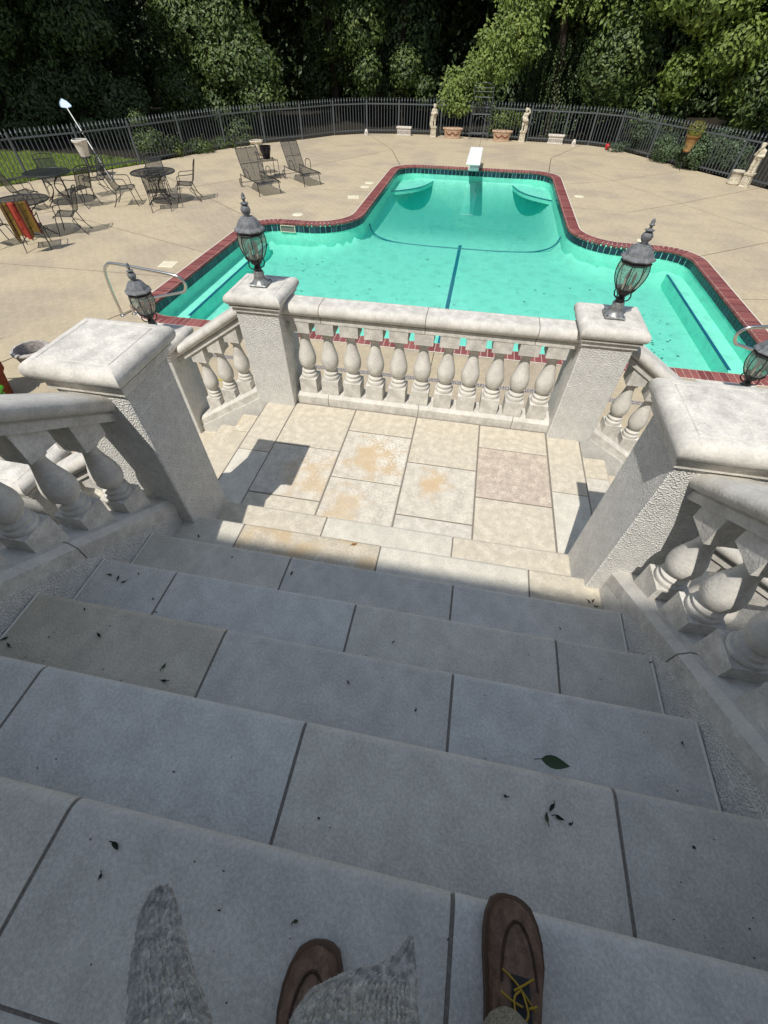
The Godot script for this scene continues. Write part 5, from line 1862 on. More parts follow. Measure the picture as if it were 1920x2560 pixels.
func statues() -> void:
	# figures about 0.76 m tall, feet at y = 0, facing +z
	var base := [
		bone([0.055, 0.03, 0.05], [0.05, 0.20, 0.0], 0.030, 0.036), bone([0.05, 0.20, 0.0], [0.045, 0.37, 0.0], 0.040, 0.060),
		bone([-0.06, 0.03, 0.06], [-0.065, 0.20, 0.045], 0.030, 0.036), bone([-0.065, 0.20, 0.045], [-0.045, 0.37, 0.0], 0.040, 0.060),
		bone([0.055, 0.015, 0.04], [0.06, 0.012, 0.11], 0.026, 0.018), bone([-0.06, 0.015, 0.05], [-0.075, 0.012, 0.12], 0.026, 0.018),
		bone([-0.02, 0.39, 0.0], [0.02, 0.39, 0.0], 0.075, 0.075), bone([0.0, 0.40, 0.0], [0.0, 0.54, -0.005], 0.078, 0.080),
		bone([-0.07, 0.555, -0.005], [0.07, 0.555, -0.005], 0.045, 0.045), bone([0.0, 0.57, 0.0], [0.0, 0.63, 0.005], 0.030, 0.028),
	]
	var heads := [Vector3(0.005, 0.695, 0.015), Vector3(-0.01, 0.69, 0.02), Vector3(-0.03, 0.685, 0.02)]
	var poses := [
		[bone([0.085, 0.55, 0.0], [0.125, 0.45, 0.03], 0.034, 0.028), bone([0.125, 0.45, 0.03], [0.0, 0.47, 0.105], 0.028, 0.022), bone([-0.085, 0.55, 0.0], [-0.12, 0.44, 0.03], 0.034, 0.028), bone([-0.12, 0.44, 0.03], [0.02, 0.42, 0.10], 0.028, 0.022), bone([0.02, 0.44, 0.11], [0.10, 0.50, 0.10], 0.03, 0.015), bone([-0.09, 0.33, -0.04], [-0.10, 0.06, -0.05], 0.06, 0.075)],
		[bone([0.085, 0.55, 0.0], [0.14, 0.62, 0.03], 0.034, 0.028), bone([0.14, 0.62, 0.03], [0.09, 0.73, 0.03], 0.028, 0.022), bone([-0.085, 0.55, 0.0], [-0.12, 0.44, 0.03], 0.034, 0.028), bone([-0.12, 0.44, 0.03], [0.0, 0.40, 0.10], 0.028, 0.022), bone([-0.06, 0.36, 0.06], [0.07, 0.35, 0.05], 0.05, 0.055), bone([0.09, 0.34, -0.05], [0.09, 0.05, -0.05], 0.05, 0.07)],
		[bone([0.085, 0.55, 0.0], [0.12, 0.44, 0.05], 0.034, 0.028), bone([0.12, 0.44, 0.05], [-0.02, 0.43, 0.11], 0.028, 0.022), bone([-0.085, 0.55, 0.0], [-0.12, 0.46, 0.06], 0.034, 0.028), bone([-0.12, 0.46, 0.06], [-0.06, 0.58, 0.11], 0.028, 0.022), bone([-0.05, 0.60, 0.11], [-0.02, 0.66, 0.10], 0.022, 0.018), bone([0.0, 0.31, -0.06], [0.02, 0.04, -0.06], 0.06, 0.075)],
	]
	var spots := [[-2.43, -25.1, 0.15, "weathered stone child statue with folded arms on a square pedestal by the fence"], [1.76, -24.85, -0.1, "weathered stone child statue with a raised arm on a square pedestal by the fence"], [9.06, -18.02, -0.65, "weathered stone child statue with bowed head beside the drum stool"]]
	for i in 3:
		var e: Array = spots[i]
		var o := thing("stone_statue", e[3], "statue", Vector3(e[0], DECK, e[1]), e[2], "stone child statues round the pool")
		var g := Geo.new()
		g.square_lathe([Vector2(0, 0), Vector2(0.145, 0), Vector2(0.145, 0.04), Vector2(0.128, 0.055), Vector2(0.12, 0.31), Vector2(0.138, 0.33), Vector2(0.145, 0.36), Vector2(0.145, 0.385), Vector2(0, 0.388)], Transform3D.IDENTITY, 15.0)
		part("pedestal", g.mesh(), M.statue, o)
		for s in 4:
			var pn := Geo.new()
			pn.tube(v3([[-0.07, 0.09, 0.126], [0.07, 0.09, 0.126], [0.066, 0.27, 0.121], [-0.066, 0.27, 0.121]]), 0.007, 4, true)
			part("panel_frame", pn.mesh(), M.statue, o, Transform3D(Basis(Vector3.UP, s * PI / 2), Vector3.ZERO))
		var bones := base.duplicate(true)
		bones.append_array(poses[i].duplicate(true))
		var hd: Vector3 = heads[i]
		bones.append([hd + Vector3(0, -0.02, 0.012), hd + Vector3(0, 0.015, 0.0), 0.050, 0.056])
		bones.append([hd + Vector3(0, -0.008, 0.06), hd + Vector3(0, 0.008, 0.055), 0.010, 0.008])
		bones.append([hd + Vector3(-0.012, -0.045, 0.035), hd + Vector3(0.012, -0.045, 0.035), 0.018, 0.018])
		for k in 14:
			var a := TAU * k / 14.0
			var up := 0.035 + 0.02 * sin(k * 2.4)
			bones.append([hd + Vector3(cos(a) * 0.048, up, sin(a) * 0.045 - 0.014), hd + Vector3(cos(a) * 0.052, up - 0.02, sin(a) * 0.048 - 0.014), 0.020, 0.016])
		for q in bones:
			q[2] *= 1.16
			q[3] *= 1.16
		var fig := part("figure", sdf_figure(bones, 0.0125, 0.028), M.statue, o)
		fig.position = Vector3(0, 0.385, 0)


func spray_mesh(size: float, count: int, leaf: float, droop: float, seed_ := 1) -> ArrayMesh:
	## a loose bunch of leaves round the origin, outside towards +y
	var r := RandomNumberGenerator.new()
	r.seed = seed_
	var st := SurfaceTool.new()
	st.begin(Mesh.PRIMITIVE_TRIANGLES)
	for k in count:
		var dir := Vector3(r.randfn(), r.randf_range(-0.4, 0.9), r.randfn()).normalized()
		var p := dir * size * r.randf_range(0.25, 1.0)
		var along := (dir + Vector3(r.randfn() * 0.5, -droop, r.randfn() * 0.5)).normalized()
		var side := along.cross(Vector3(r.randfn() * 0.4, 1.0, r.randfn() * 0.4)).normalized()
		var nrm := side.cross(along).normalized()
		var l := leaf * r.randf_range(0.7, 1.25)
		var w := l * 0.26
		var tip := p + along * l - nrm * l * 0.12
		var m := p + along * l * 0.45
		for q in [[p, m + side * w, tip], [p, tip, m - side * w]]:
			for v in q:
				st.set_smooth_group(-1)
				st.add_vertex(v)
	st.generate_normals()
	return st.commit()


func strand_mesh(length: float, leaf: float, seed_ := 1) -> ArrayMesh:
	## a hanging shoot with leaves on both sides
	var r := RandomNumberGenerator.new()
	r.seed = seed_
	var st := SurfaceTool.new()
	st.begin(Mesh.PRIMITIVE_TRIANGLES)
	var n := int(length / (leaf * 0.28))
	for k in n:
		var y := -length * k / n
		var a := k * 2.4 + r.randf()
		var along := Vector3(cos(a) * 0.8, -0.75, sin(a) * 0.8).normalized()
		var p := Vector3(sin(y * 3.0) * 0.05 + r.randfn() * 0.02, y, cos(y * 2.0) * 0.04)
		var side := along.cross(Vector3(r.randfn() * 0.4, 1.0, r.randfn() * 0.4)).normalized()
		var nrm := side.cross(along).normalized()
		var l := leaf * r.randf_range(0.7, 1.2)
		var tip := p + along * l
		var m := p + along * l * 0.45
		for q in [[p, m + side * l * 0.27, tip], [p, tip, m - side * l * 0.27]]:
			for v in q:
				st.set_smooth_group(-1)
				st.add_vertex(v)
	st.generate_normals()
	return st.commit()


func blob_points(c: Vector3, radii: Vector3, count: int, seed_: int, shell := 0.45) -> Array:
	var r := RandomNumberGenerator.new()
	r.seed = seed_
	var out := []
	for k in count:
		var d := Vector3(r.randfn(), r.randfn(), r.randfn()).normalized()
		var f := pow(r.randf_range(shell, 1.0), 0.6)
		out.append([c + d * radii * f, d])
	return out


func leaves(called: String, parent: Node3D, m: Material, mesh: Mesh, pts: Array, scale: float, cols: Array, upright := 0.3) -> void:
	var mm := MultiMesh.new()
	mm.transform_format = MultiMesh.TRANSFORM_3D
	mm.use_colors = true
	mm.mesh = mesh
	mm.instance_count = pts.size()
	for i in pts.size():
		var d: Vector3 = pts[i][1]
		var up := (d + Vector3.UP * upright).normalized()
		var s := scale * rng.randf_range(0.7, 1.3)
		var b := Basis()
		if upright > 5.0:
			b = Basis(Vector3.UP, rng.randf() * TAU)
		else:
			var x := up.cross(Vector3(rng.randfn(), rng.randfn(), rng.randfn())).normalized()
			b = Basis(x, up, x.cross(up))
		mm.set_instance_transform(i, Transform3D(b.scaled(Vector3.ONE * s), pts[i][0]))
		var c: Color = cols[rng.randi() % cols.size()]
		var k := rng.randf_range(0.75, 1.25)
		mm.set_instance_color(i, Color(c.r * k, c.g * k, c.b * k))
	var o := MultiMeshInstance3D.new()
	o.name = called
	o.multimesh = mm
	o.material_override = m
	o.set_meta("kind", "stuff")
	parent.add_child(o, true)


func trunk_part(o: Node3D, h: float, r: float, lean: Vector3, limbs: int, seed_: int) -> void:
	var q := RandomNumberGenerator.new()
	q.seed = seed_
	var g := Geo.new()
	var top := Vector3(lean.x, h, lean.z)
	var mid := Vector3(lean.x * 0.3 + q.randfn() * 0.1, h * 0.5, lean.z * 0.3 + q.randfn() * 0.1)
	g.tube(bend([Vector3(0, -0.3, 0), Vector3(0, 0.2, 0), mid, top], 4), [r * 1.5, r * 1.4, r * 1.3, r * 1.25, r * 1.15, r * 1.1, r, r * 0.95, r * 0.85, r * 0.75, r * 0.65, r * 0.55, r * 0.45], 9)
	part("trunk", g.mesh(), M.bark, o)
	for k in limbs:
		var a := TAU * k / limbs + q.randf()
		var f := q.randf_range(0.35, 0.8)
		var p := mid.lerp(top, f * 0.9)
		var l := h * q.randf_range(0.25, 0.42)
		var e := p + Vector3(cos(a) * l, l * 0.5, sin(a) * l)
		var lg := Geo.new()
		lg.tube(bend([p, p.lerp(e, 0.5) + Vector3(0, l * 0.12, 0), e], 3), [r * 0.45, r * 0.4, r * 0.35, r * 0.28, r * 0.22, r * 0.16, r * 0.1], 6)
		part("limb", lg.mesh(), M.bark, o)


func make_woods() -> void:
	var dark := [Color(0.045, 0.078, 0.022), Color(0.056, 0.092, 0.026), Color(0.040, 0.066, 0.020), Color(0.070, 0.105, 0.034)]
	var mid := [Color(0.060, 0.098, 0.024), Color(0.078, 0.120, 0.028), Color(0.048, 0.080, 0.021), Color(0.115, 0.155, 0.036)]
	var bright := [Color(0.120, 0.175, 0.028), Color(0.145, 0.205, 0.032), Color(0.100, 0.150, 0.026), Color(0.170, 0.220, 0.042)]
	var big := spray_mesh(0.42, 22, 0.30, 0.5, 3)
	var fine := spray_mesh(0.26, 20, 0.15, 0.6, 5)
	var strand := strand_mesh(0.75, 0.15, 7)
	# ground outside the fence
	var lawn := setting("lawn")
	var lg := Geo.new()
	lg.flat_poly(PackedVector2Array([Vector2(-13.0, -15.9), Vector2(-14.2, -14.2), Vector2(-17.3, -6.0), Vector2(-17.4, 6.0), Vector2(-60, 6.0), Vector2(-60, -11.0), Vector2(-26.0, -15.6), Vector2(-19.0, -17.4), Vector2(-15.0, -17.6), Vector2(-12.4, -17.0)]), DECK - 0.006, 0.0)
	part("turf", lg.mesh(), M.grass, lawn)
	var blade := SurfaceTool.new()
	blade.begin(Mesh.PRIMITIVE_TRIANGLES)
	for k in 9:
		var a := k * 2.4
		var p := Vector3(cos(a), 0, sin(a)) * 0.05 * (k % 4) * 0.6
		var s := Vector3(sin(a), 0, -cos(a)) * 0.006
		for v in [p - s, p + s, p + Vector3(cos(a) * 0.02, 0.075, sin(a) * 0.02)]:
			blade.set_smooth_group(-1)
			blade.add_vertex(v)
	blade.generate_normals()
	var tuft := blade.commit()
	var gp := []
	var r := RandomNumberGenerator.new()
	r.seed = 77
	var area := PackedVector2Array([Vector2(-12.9, -16.0), Vector2(-14.3, -14.1), Vector2(-16.0, -10.0), Vector2(-24.0, -9.0), Vector2(-26.0, -15.6), Vector2(-19.0, -17.4), Vector2(-15.0, -17.5), Vector2(-12.5, -16.9)])
	while gp.size() < 9000:
		var p := Vector2(r.randf_range(-26, -12.4), r.randf_range(-17.6, -9))
		if Geometry2D.is_point_in_polygon(p, area):
			gp.append([Vector3(p.x, DECK - 0.006, p.y), Vector3.UP])
	leaves("grass", lawn, M.leaf, tuft, gp, 1.0, [Color(0.20, 0.27, 0.06), Color(0.25, 0.31, 0.08), Color(0.17, 0.24, 0.05), Color(0.29, 0.32, 0.10)], 9.0)
	var ter := setting("ground")
	var tg := Geo.new()
	var hole := PackedVector2Array([Vector2(-17.0, 5.3)])
	for p in fence_line():
		hole.append(p)
	hole.append(Vector2(12.8, 5.3))
	for half in [PackedVector2Array([Vector2(-400, 60), Vector2(-400, -400), Vector2(-1, -400), Vector2(-1, 60)]), PackedVector2Array([Vector2(-1, 60), Vector2(-1, -400), Vector2(400, -400), Vector2(400, 60)])]:
		for piece in Geometry2D.clip_polygons(half, hole):
			tg.flat_poly(piece, DECK - 0.09, 0.0)
	part("forest_floor", tg.mesh(), M.forest_floor, ter)
	var bank := setting("hill")
	var bg := SurfaceTool.new()
	bg.begin(Mesh.PRIMITIVE_TRIANGLES)
	var hn := FastNoiseLite.new()
	hn.seed = 5
	hn.frequency = 0.05
	for ix in 30:
		for iz in 8:
			var c := []
			for q in [[0, 0], [1, 0], [1, 1], [0, 1]]:
				var x: float = -75.0 + (ix + q[0]) * 5.0
				var z: float = -38.0 - (iz + q[1]) * 5.0
				c.append(Vector3(x, DECK - 0.1 + (-38.0 - z) * 0.35 + hn.get_noise_2d(x, z) * 1.2, z))
			for v in [c[0], c[1], c[2], c[0], c[2], c[3]]:
				bg.set_smooth_group(1)
				bg.add_vertex(v)
	bg.generate_normals()
	part("slope", bg.commit(), M.forest_floor, bank)

	# trees: [name, label, x, z, height, trunk radius, low clumps, canopy centre height, canopy radii, colours]
	var tree := func(called: String, label: String, at: Vector3, h: float, r0: float, canopy: Array, low: Array, cols: Array, seed_: int, lean := Vector3.ZERO) -> Node3D:
		var o := thing(called, label, "tree", at, 0.0, "trees of the wood beyond the fence")
		trunk_part(o, h, r0, lean, 5, seed_)
		var pts := []
		var s := seed_ * 100
		for c in canopy:   # [dx, y, dz, rx, ry, rz, count]
			s += 1
			pts.append_array(blob_points(Vector3(c[0], c[1], c[2]), Vector3(c[3], c[4], c[5]), c[6], s, 0.3))
		leaves("crown", o, M.leaf, big, pts, 1.0, cols)
		var lowp := []
		for c in low:
			s += 1
			lowp.append_array(blob_points(Vector3(c[0], c[1], c[2]), Vector3(c[3], c[4], c[5]), c[6], s, 0.35))
		if lowp.size():
			leaves("lower_foliage", o, M.leaf, fine, lowp, 1.0, cols)
		return o
	# the mass of the wood farther back
	var far := thing("woodland", "dark mass of the wood far behind the fence", "wood", Vector3(0, DECK, -40.0))
	far.set_meta("kind", "stuff")
	var fp := []
	var fr := RandomNumberGenerator.new()
	fr.seed = 321
	for i in 5200:
		fp.append([Vector3(fr.randf_range(-62, 42), fr.randf_range(-0.3, 8.0), fr.randf_range(-2.0, 2.4)), Vector3(fr.randfn() * 0.4, 0.2, 1).normalized()])
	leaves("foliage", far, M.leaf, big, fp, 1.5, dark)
	# the wood behind: dark, dense
	var k := 0
	var labels := ["dark tree deep in the wood behind the fence", "dark tree deep in the wood behind the fence"]
	for x in range(-38, 27, 5):
		k += 1
		var z := -33.5 - 2.0 * ((k * 7) % 3)
		if x < -22:
			z += 3.0
		tree.call("forest_tree", "dark leafy tree standing deep in the wood behind the front row of trees", Vector3(x + 0.8 * sin(k * 3.1), DECK - 0.09, z), 9.0, 0.22,
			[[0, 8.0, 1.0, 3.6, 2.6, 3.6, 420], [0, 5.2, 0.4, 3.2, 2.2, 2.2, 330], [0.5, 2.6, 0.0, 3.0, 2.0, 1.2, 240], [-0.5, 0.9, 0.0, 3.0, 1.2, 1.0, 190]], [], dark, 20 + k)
	# overhanging front trees: crown high, forward over the fence, so that what is below lies in their shade
	for e in [[-30.0, -24.0, 0], [-24.5, -25.5, 1], [-19.6, -27.0, 0], [-8.4, -29.6, 1], [-4.6, -29.4, 0], [3.6, -29.6, 1], [13.4, -26.0, 0], [16.5, -21.0, 1]]:
		k += 1
		tree.call("shade_tree", "tall tree just outside the fence with a high overhanging crown", Vector3(e[0], DECK - 0.09, e[1]), 8.2, 0.20,
			[[0, 8.0, 1.2, 3.4, 1.9, 3.2, 520], [1.2, 6.6, 2.0, 2.4, 1.3, 1.8, 260], [-1.4, 6.3, 1.6, 2.2, 1.3, 1.8, 240]],
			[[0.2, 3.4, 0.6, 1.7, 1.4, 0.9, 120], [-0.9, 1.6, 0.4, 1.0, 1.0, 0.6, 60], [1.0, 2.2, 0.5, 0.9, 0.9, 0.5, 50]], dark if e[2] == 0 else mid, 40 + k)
	for e in [[-17.4, -21.4], [-20.8, -20.6], [-24.6, -19.8], [-29.6, -19.0], [-35.0, -18.0]]:
		k += 1
		tree.call("lawn_tree", "tall tree behind the lawn whose crown shades the ground under it", Vector3(e[0], DECK - 0.09, e[1]), 8.4, 0.20,
			[[0, 8.2, 3.8, 3.0, 1.6, 3.2, 560], [0.6, 7.0, 1.4, 2.8, 1.5, 2.4, 420], [-0.8, 6.2, -1.6, 2.8, 1.7, 2.2, 360]],
			[[0.4, 3.6, 0.3, 2.0, 1.1, 1.0, 260], [-0.8, 2.0, 0.2, 1.9, 1.3, 0.8, 260], [1.2, 1.2, 0.0, 1.6, 1.0, 0.7, 190], [-0.2, 0.4, 0.2, 2.0, 0.5, 0.7, 150]], dark, 60 + k)
	# the leafy tree above the patio side of the fence, in full sun
	tree.call("leafy_tree", "leafy sunlit tree hanging down to the fence behind the loungers", Vector3(-12.6, DECK - 0.09, -25.2), 8.5, 0.16,
		[[0, 7.2, 0.4, 3.0, 2.0, 2.4, 420]],
		[[-0.4, 3.6, 0.5, 2.6, 1.3, 1.5, 620], [0.9, 2.4, 0.9, 2.2, 1.1, 1.2, 520], [-1.9, 1.5, 0.8, 1.5, 1.0, 1.0, 330], [1.9, 1.4, 0.9, 1.3, 0.9, 0.9, 240], [-0.2, 1.0, 1.0, 1.4, 0.8, 0.8, 230], [-2.5, 0.5, 1.1, 0.9, 0.6, 0.6, 120], [0.6, 0.2, 1.0, 0.8, 0.5, 0.6, 70]], mid, 81)
	tree.call("climber_tree", "tree hung with pale climber leaves between the leafy tree and the statues", Vector3(-5.9, DECK - 0.09, -28.6), 7.5, 0.15,
		[[0, 7.4, 0.2, 2.6, 1.6, 2.0, 260]],
		[[-0.6, 3.6, 0.9, 1.3, 1.3, 0.7, 220], [-0.3, 2.0, 1.0, 0.7, 0.9, 0.4, 110], [1.6, 2.2, 0.8, 0.8, 0.9, 0.5, 120], [2.6, 1.5, 0.8, 0.5, 0.6, 0.4, 60]], mid, 83)
	# weeping tree over the far fence, bright yellow-green curtain
	var w := thing("weeping_tree", "weeping tree with yellow-green shoots hanging over the trellis", "tree", Vector3(3.2, DECK - 0.09, -28.0), 0.0, "trees of the wood beyond the fence")
	trunk_part(w, 7.0, 0.20, Vector3(-1.6, 0, 1.4), 6, 91)
	leaves("crown", w, M.leaf, big, blob_points(Vector3(1.2, 7.0, 0.2), Vector3(3.4, 1.8, 2.4), 420, 92) , 1.0, mid)
	var hang := []
	var q := RandomNumberGenerator.new()
	q.seed = 93
	for i in 900:
		var t := q.randf()
		var x := lerpf(-5.2, -1.6, pow(t, 0.9))
		var top := lerpf(1.7, 5.4, smoothstep(0.0, 1.0, t)) + q.randfn() * 0.35
		var low := lerpf(1.2, 2.9, smoothstep(0.1, 1.0, t))
		hang.append([Vector3(x + q.randfn() * 0.25, q.randf_range(low, maxf(top, low + 0.4)), 1.7 + q.randfn() * 0.45 + t * 0.3), Vector3.UP])
	for i in 150:
		var x := q.randf_range(-1.8, 3.6)
		hang.append([Vector3(x, q.randf_range(4.0, 5.6), 1.2 + q.randfn() * 0.5), Vector3.UP])
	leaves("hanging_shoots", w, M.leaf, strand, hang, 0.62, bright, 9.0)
	var tufts := []
	for i in range(0, hang.size(), 2):
		tufts.append([hang[i][0] + Vector3(0, -0.1, 0.05), Vector3(0, 0.3, 1)])
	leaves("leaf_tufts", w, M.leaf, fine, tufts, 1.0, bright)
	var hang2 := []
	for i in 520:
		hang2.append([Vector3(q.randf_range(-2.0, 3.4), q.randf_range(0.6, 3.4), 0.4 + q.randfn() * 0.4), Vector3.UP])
	leaves("inner_shoots", w, M.leaf, strand, hang2, 0.8, dark, 9.0)  # inner leaves take darker greens: shade inside the tree put into the colour
	# bright tree over the bend of the fence
	var b := thing("bright_tree", "bright green tree in the sun above the bend of the fence", "tree", Vector3(8.4, DECK - 0.09, -25.8), 0.0, "trees of the wood beyond the fence")
	trunk_part(b, 7.0, 0.18, Vector3(0.6, 0, 0.8), 5, 95)
	leaves("crown", b, M.leaf, big, blob_points(Vector3(1.4, 7.2, -0.8), Vector3(3.2, 1.6, 2.0), 330, 96), 1.0, mid)
	var hang3 := []
	for c in [[-0.6, 4.4, 1.4, 1.5, 1.0, 0.7, 330], [0.6, 3.2, 1.3, 1.2, 0.9, 0.6, 260], [-0.8, 2.3, 1.1, 0.8, 0.8, 0.4, 130], [-1.9, 4.6, 1.0, 1.2, 0.9, 0.6, 200], [1.6, 2.2, 0.9, 0.6, 0.8, 0.4, 90]]:
		hang3.append_array(blob_points(Vector3(c[0], c[1], c[2]), Vector3(c[3], c[4], c[5]), c[6], int(c[0] * 10) + 400, 0.3))
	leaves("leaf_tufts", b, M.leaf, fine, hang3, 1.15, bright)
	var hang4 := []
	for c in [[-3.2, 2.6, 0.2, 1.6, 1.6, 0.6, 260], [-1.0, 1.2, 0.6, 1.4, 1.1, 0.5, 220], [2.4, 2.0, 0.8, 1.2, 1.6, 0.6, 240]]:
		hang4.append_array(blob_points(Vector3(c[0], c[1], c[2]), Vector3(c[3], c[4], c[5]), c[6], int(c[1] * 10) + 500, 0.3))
	leaves("inner_shoots", b, M.leaf, fine, hang4, 1.0, mid, 0.3)  # darker greens than the outer tufts, inner shade put into the leaf colour
	# shrubs at the fence
	var bush := func(label: String, at: Vector3, blobs: Array, cols: Array, s: float, seed_: int) -> void:
		var o := thing("shrub", label, "shrub", at, 0.0, "shrubs along the fence")
		var pts := []
		for c in blobs:
			pts.append_array(blob_points(Vector3(c[0], c[1], c[2]), Vector3(c[3], c[4], c[5]), c[6], seed_ + int(c[1] * 50), 0.2))
		leaves("foliage", o, M.leaf, fine, pts, s, cols)
		var g := Geo.new()
		g.tube([Vector3(0, -0.05, 0), Vector3(0.03, 0.5, 0.02)], [0.03, 0.015], 5)
		part("stem", g.mesh(), M.bark, o)
	bush.call("loose dark shrub behind the lawn fence near the skimmer pole", Vector3(-12.9, DECK - 0.05, -17.6), [[0.2, 0.5, 0, 0.7, 0.5, 0.5, 110], [0.9, 0.3, -0.6, 0.5, 0.35, 0.4, 60], [-0.1, 1.1, -0.2, 0.35, 0.3, 0.3, 40]], mid, 0.55, 700)
	bush.call("low ground-hugging shrub along the fence behind the middle patio table", Vector3(-11.6, DECK - 0.05, -19.2), [[0.0, 0.2, 0, 0.8, 0.28, 0.6, 110], [0.6, 0.18, -1.2, 0.6, 0.2, 0.6, 70], [1.2, 0.15, -2.2, 0.5, 0.18, 0.5, 50]], mid, 0.5, 720)
	bush.call("young bright bush behind the planter beside the trellis", Vector3(0.75, DECK - 0.05, -25.75), [[0.0, 0.75, 0.1, 0.75, 0.42, 0.35, 150], [-0.3, 0.35, 0.1, 0.4, 0.35, 0.3, 70], [0.7, 0.7, 0.1, 0.5, 0.3, 0.3, 60]], bright, 0.5, 740)
	bush.call("dense dark ivy-covered mound behind the bronze urn", Vector3(8.6, DECK - 0.05, -20.9), [[-0.6, 0.55, 0.2, 0.75, 0.6, 0.6, 260], [0.2, 0.6, -0.2, 0.8, 0.65, 0.5, 260], [0.55, 0.5, 0.9, 0.55, 0.55, 0.6, 220], [-1.3, 0.4, -0.9, 0.6, 0.5, 0.6, 140]], [Color(0.075, 0.125, 0.05), Color(0.095, 0.145, 0.065), Color(0.055, 0.095, 0.035)], 0.48, 760)
	bush.call("leafy vine clump behind the bowed-head statue", Vector3(10.7, DECK - 0.05, -18.0), [[-0.1, 0.5, -0.2, 0.7, 0.6, 0.7, 220], [0.4, 1.5, 0.1, 0.9, 0.8, 0.9, 320], [0.9, 2.7, -0.4, 1.2, 0.8, 1.0, 330], [0.8, 0.6, 1.6, 0.6, 0.7, 0.9, 170]], mid, 0.62, 780)
	bush.call("trailing vine leaves climbing the fence between the red ball and the urn", Vector3(6.9, DECK - 0.05, -22.95), [[-0.2, 0.7, -0.1, 0.6, 0.5, 0.3, 90], [0.5, 0.5, 0.3, 0.5, 0.4, 0.4, 90], [-0.9, 0.2, -0.6, 0.7, 0.2, 0.3, 50]], [Color(0.055, 0.085, 0.045), Color(0.075, 0.11, 0.06)], 0.45, 800)


func make_house() -> void:
	var o := thing("house", "pale two-storey house wall with a deep eave behind the top step", "house", Vector3(0, DECK, 0))
	var w := Geo.new()
	w.box(Vector3(-15, 0, 5.2), Vector3(15, 8.4, 5.5))
	part("wall", w.mesh(), M.house_wall, o)
	var r := Geo.new()
	# the eave's edge throws the shadow line that falls just behind the third step
	r.box(Vector3(-16, 8.30, 4.42), Vector3(16, 8.46, 12.0))
	part("eave", r.mesh(), M.house_trim, o)
	var f := Geo.new()
	f.extrude([Vector2(4.45, 8.462), Vector2(12.0, 8.462), Vector2(12.0, 11.0), Vector2(9.0, 11.0)], Vector3(-16, 0, 0), Vector3(16, 0, 0), Vector3(0, 0, 1), Vector3.UP)
	part("roof", f.mesh(), M.roof, o)
	var d := Geo.new()
	d.box(Vector3(-0.95, 2.41, 5.14), Vector3(0.95, 4.75, 5.2))
	var door := part("door", d.mesh(), M.house_trim, o)
	for s in [-1.0, 1.0]:
		var p := Geo.new()
		p.box(Vector3(s * 0.46 - 0.36, 2.7, 5.12), Vector3(s * 0.46 + 0.36, 4.6, 5.142))
		part("pane", p.mesh(), M.window_glass, door)
	for x in [-9.0, -4.8, 4.8, 9.0]:
		for y in [2.9, 5.6]:
			var g := Geo.new()
			g.box(Vector3(x - 0.75, y, 5.15), Vector3(x + 0.75, y + 1.8, 5.2))
			var wn := part("window", g.mesh(), M.house_trim, o)
			var gl := Geo.new()
			gl.box(Vector3(x - 0.66, y + 0.09, 5.14), Vector3(x + 0.66, y + 1.71, 5.152))
			part("pane", gl.mesh(), M.window_glass, wn)


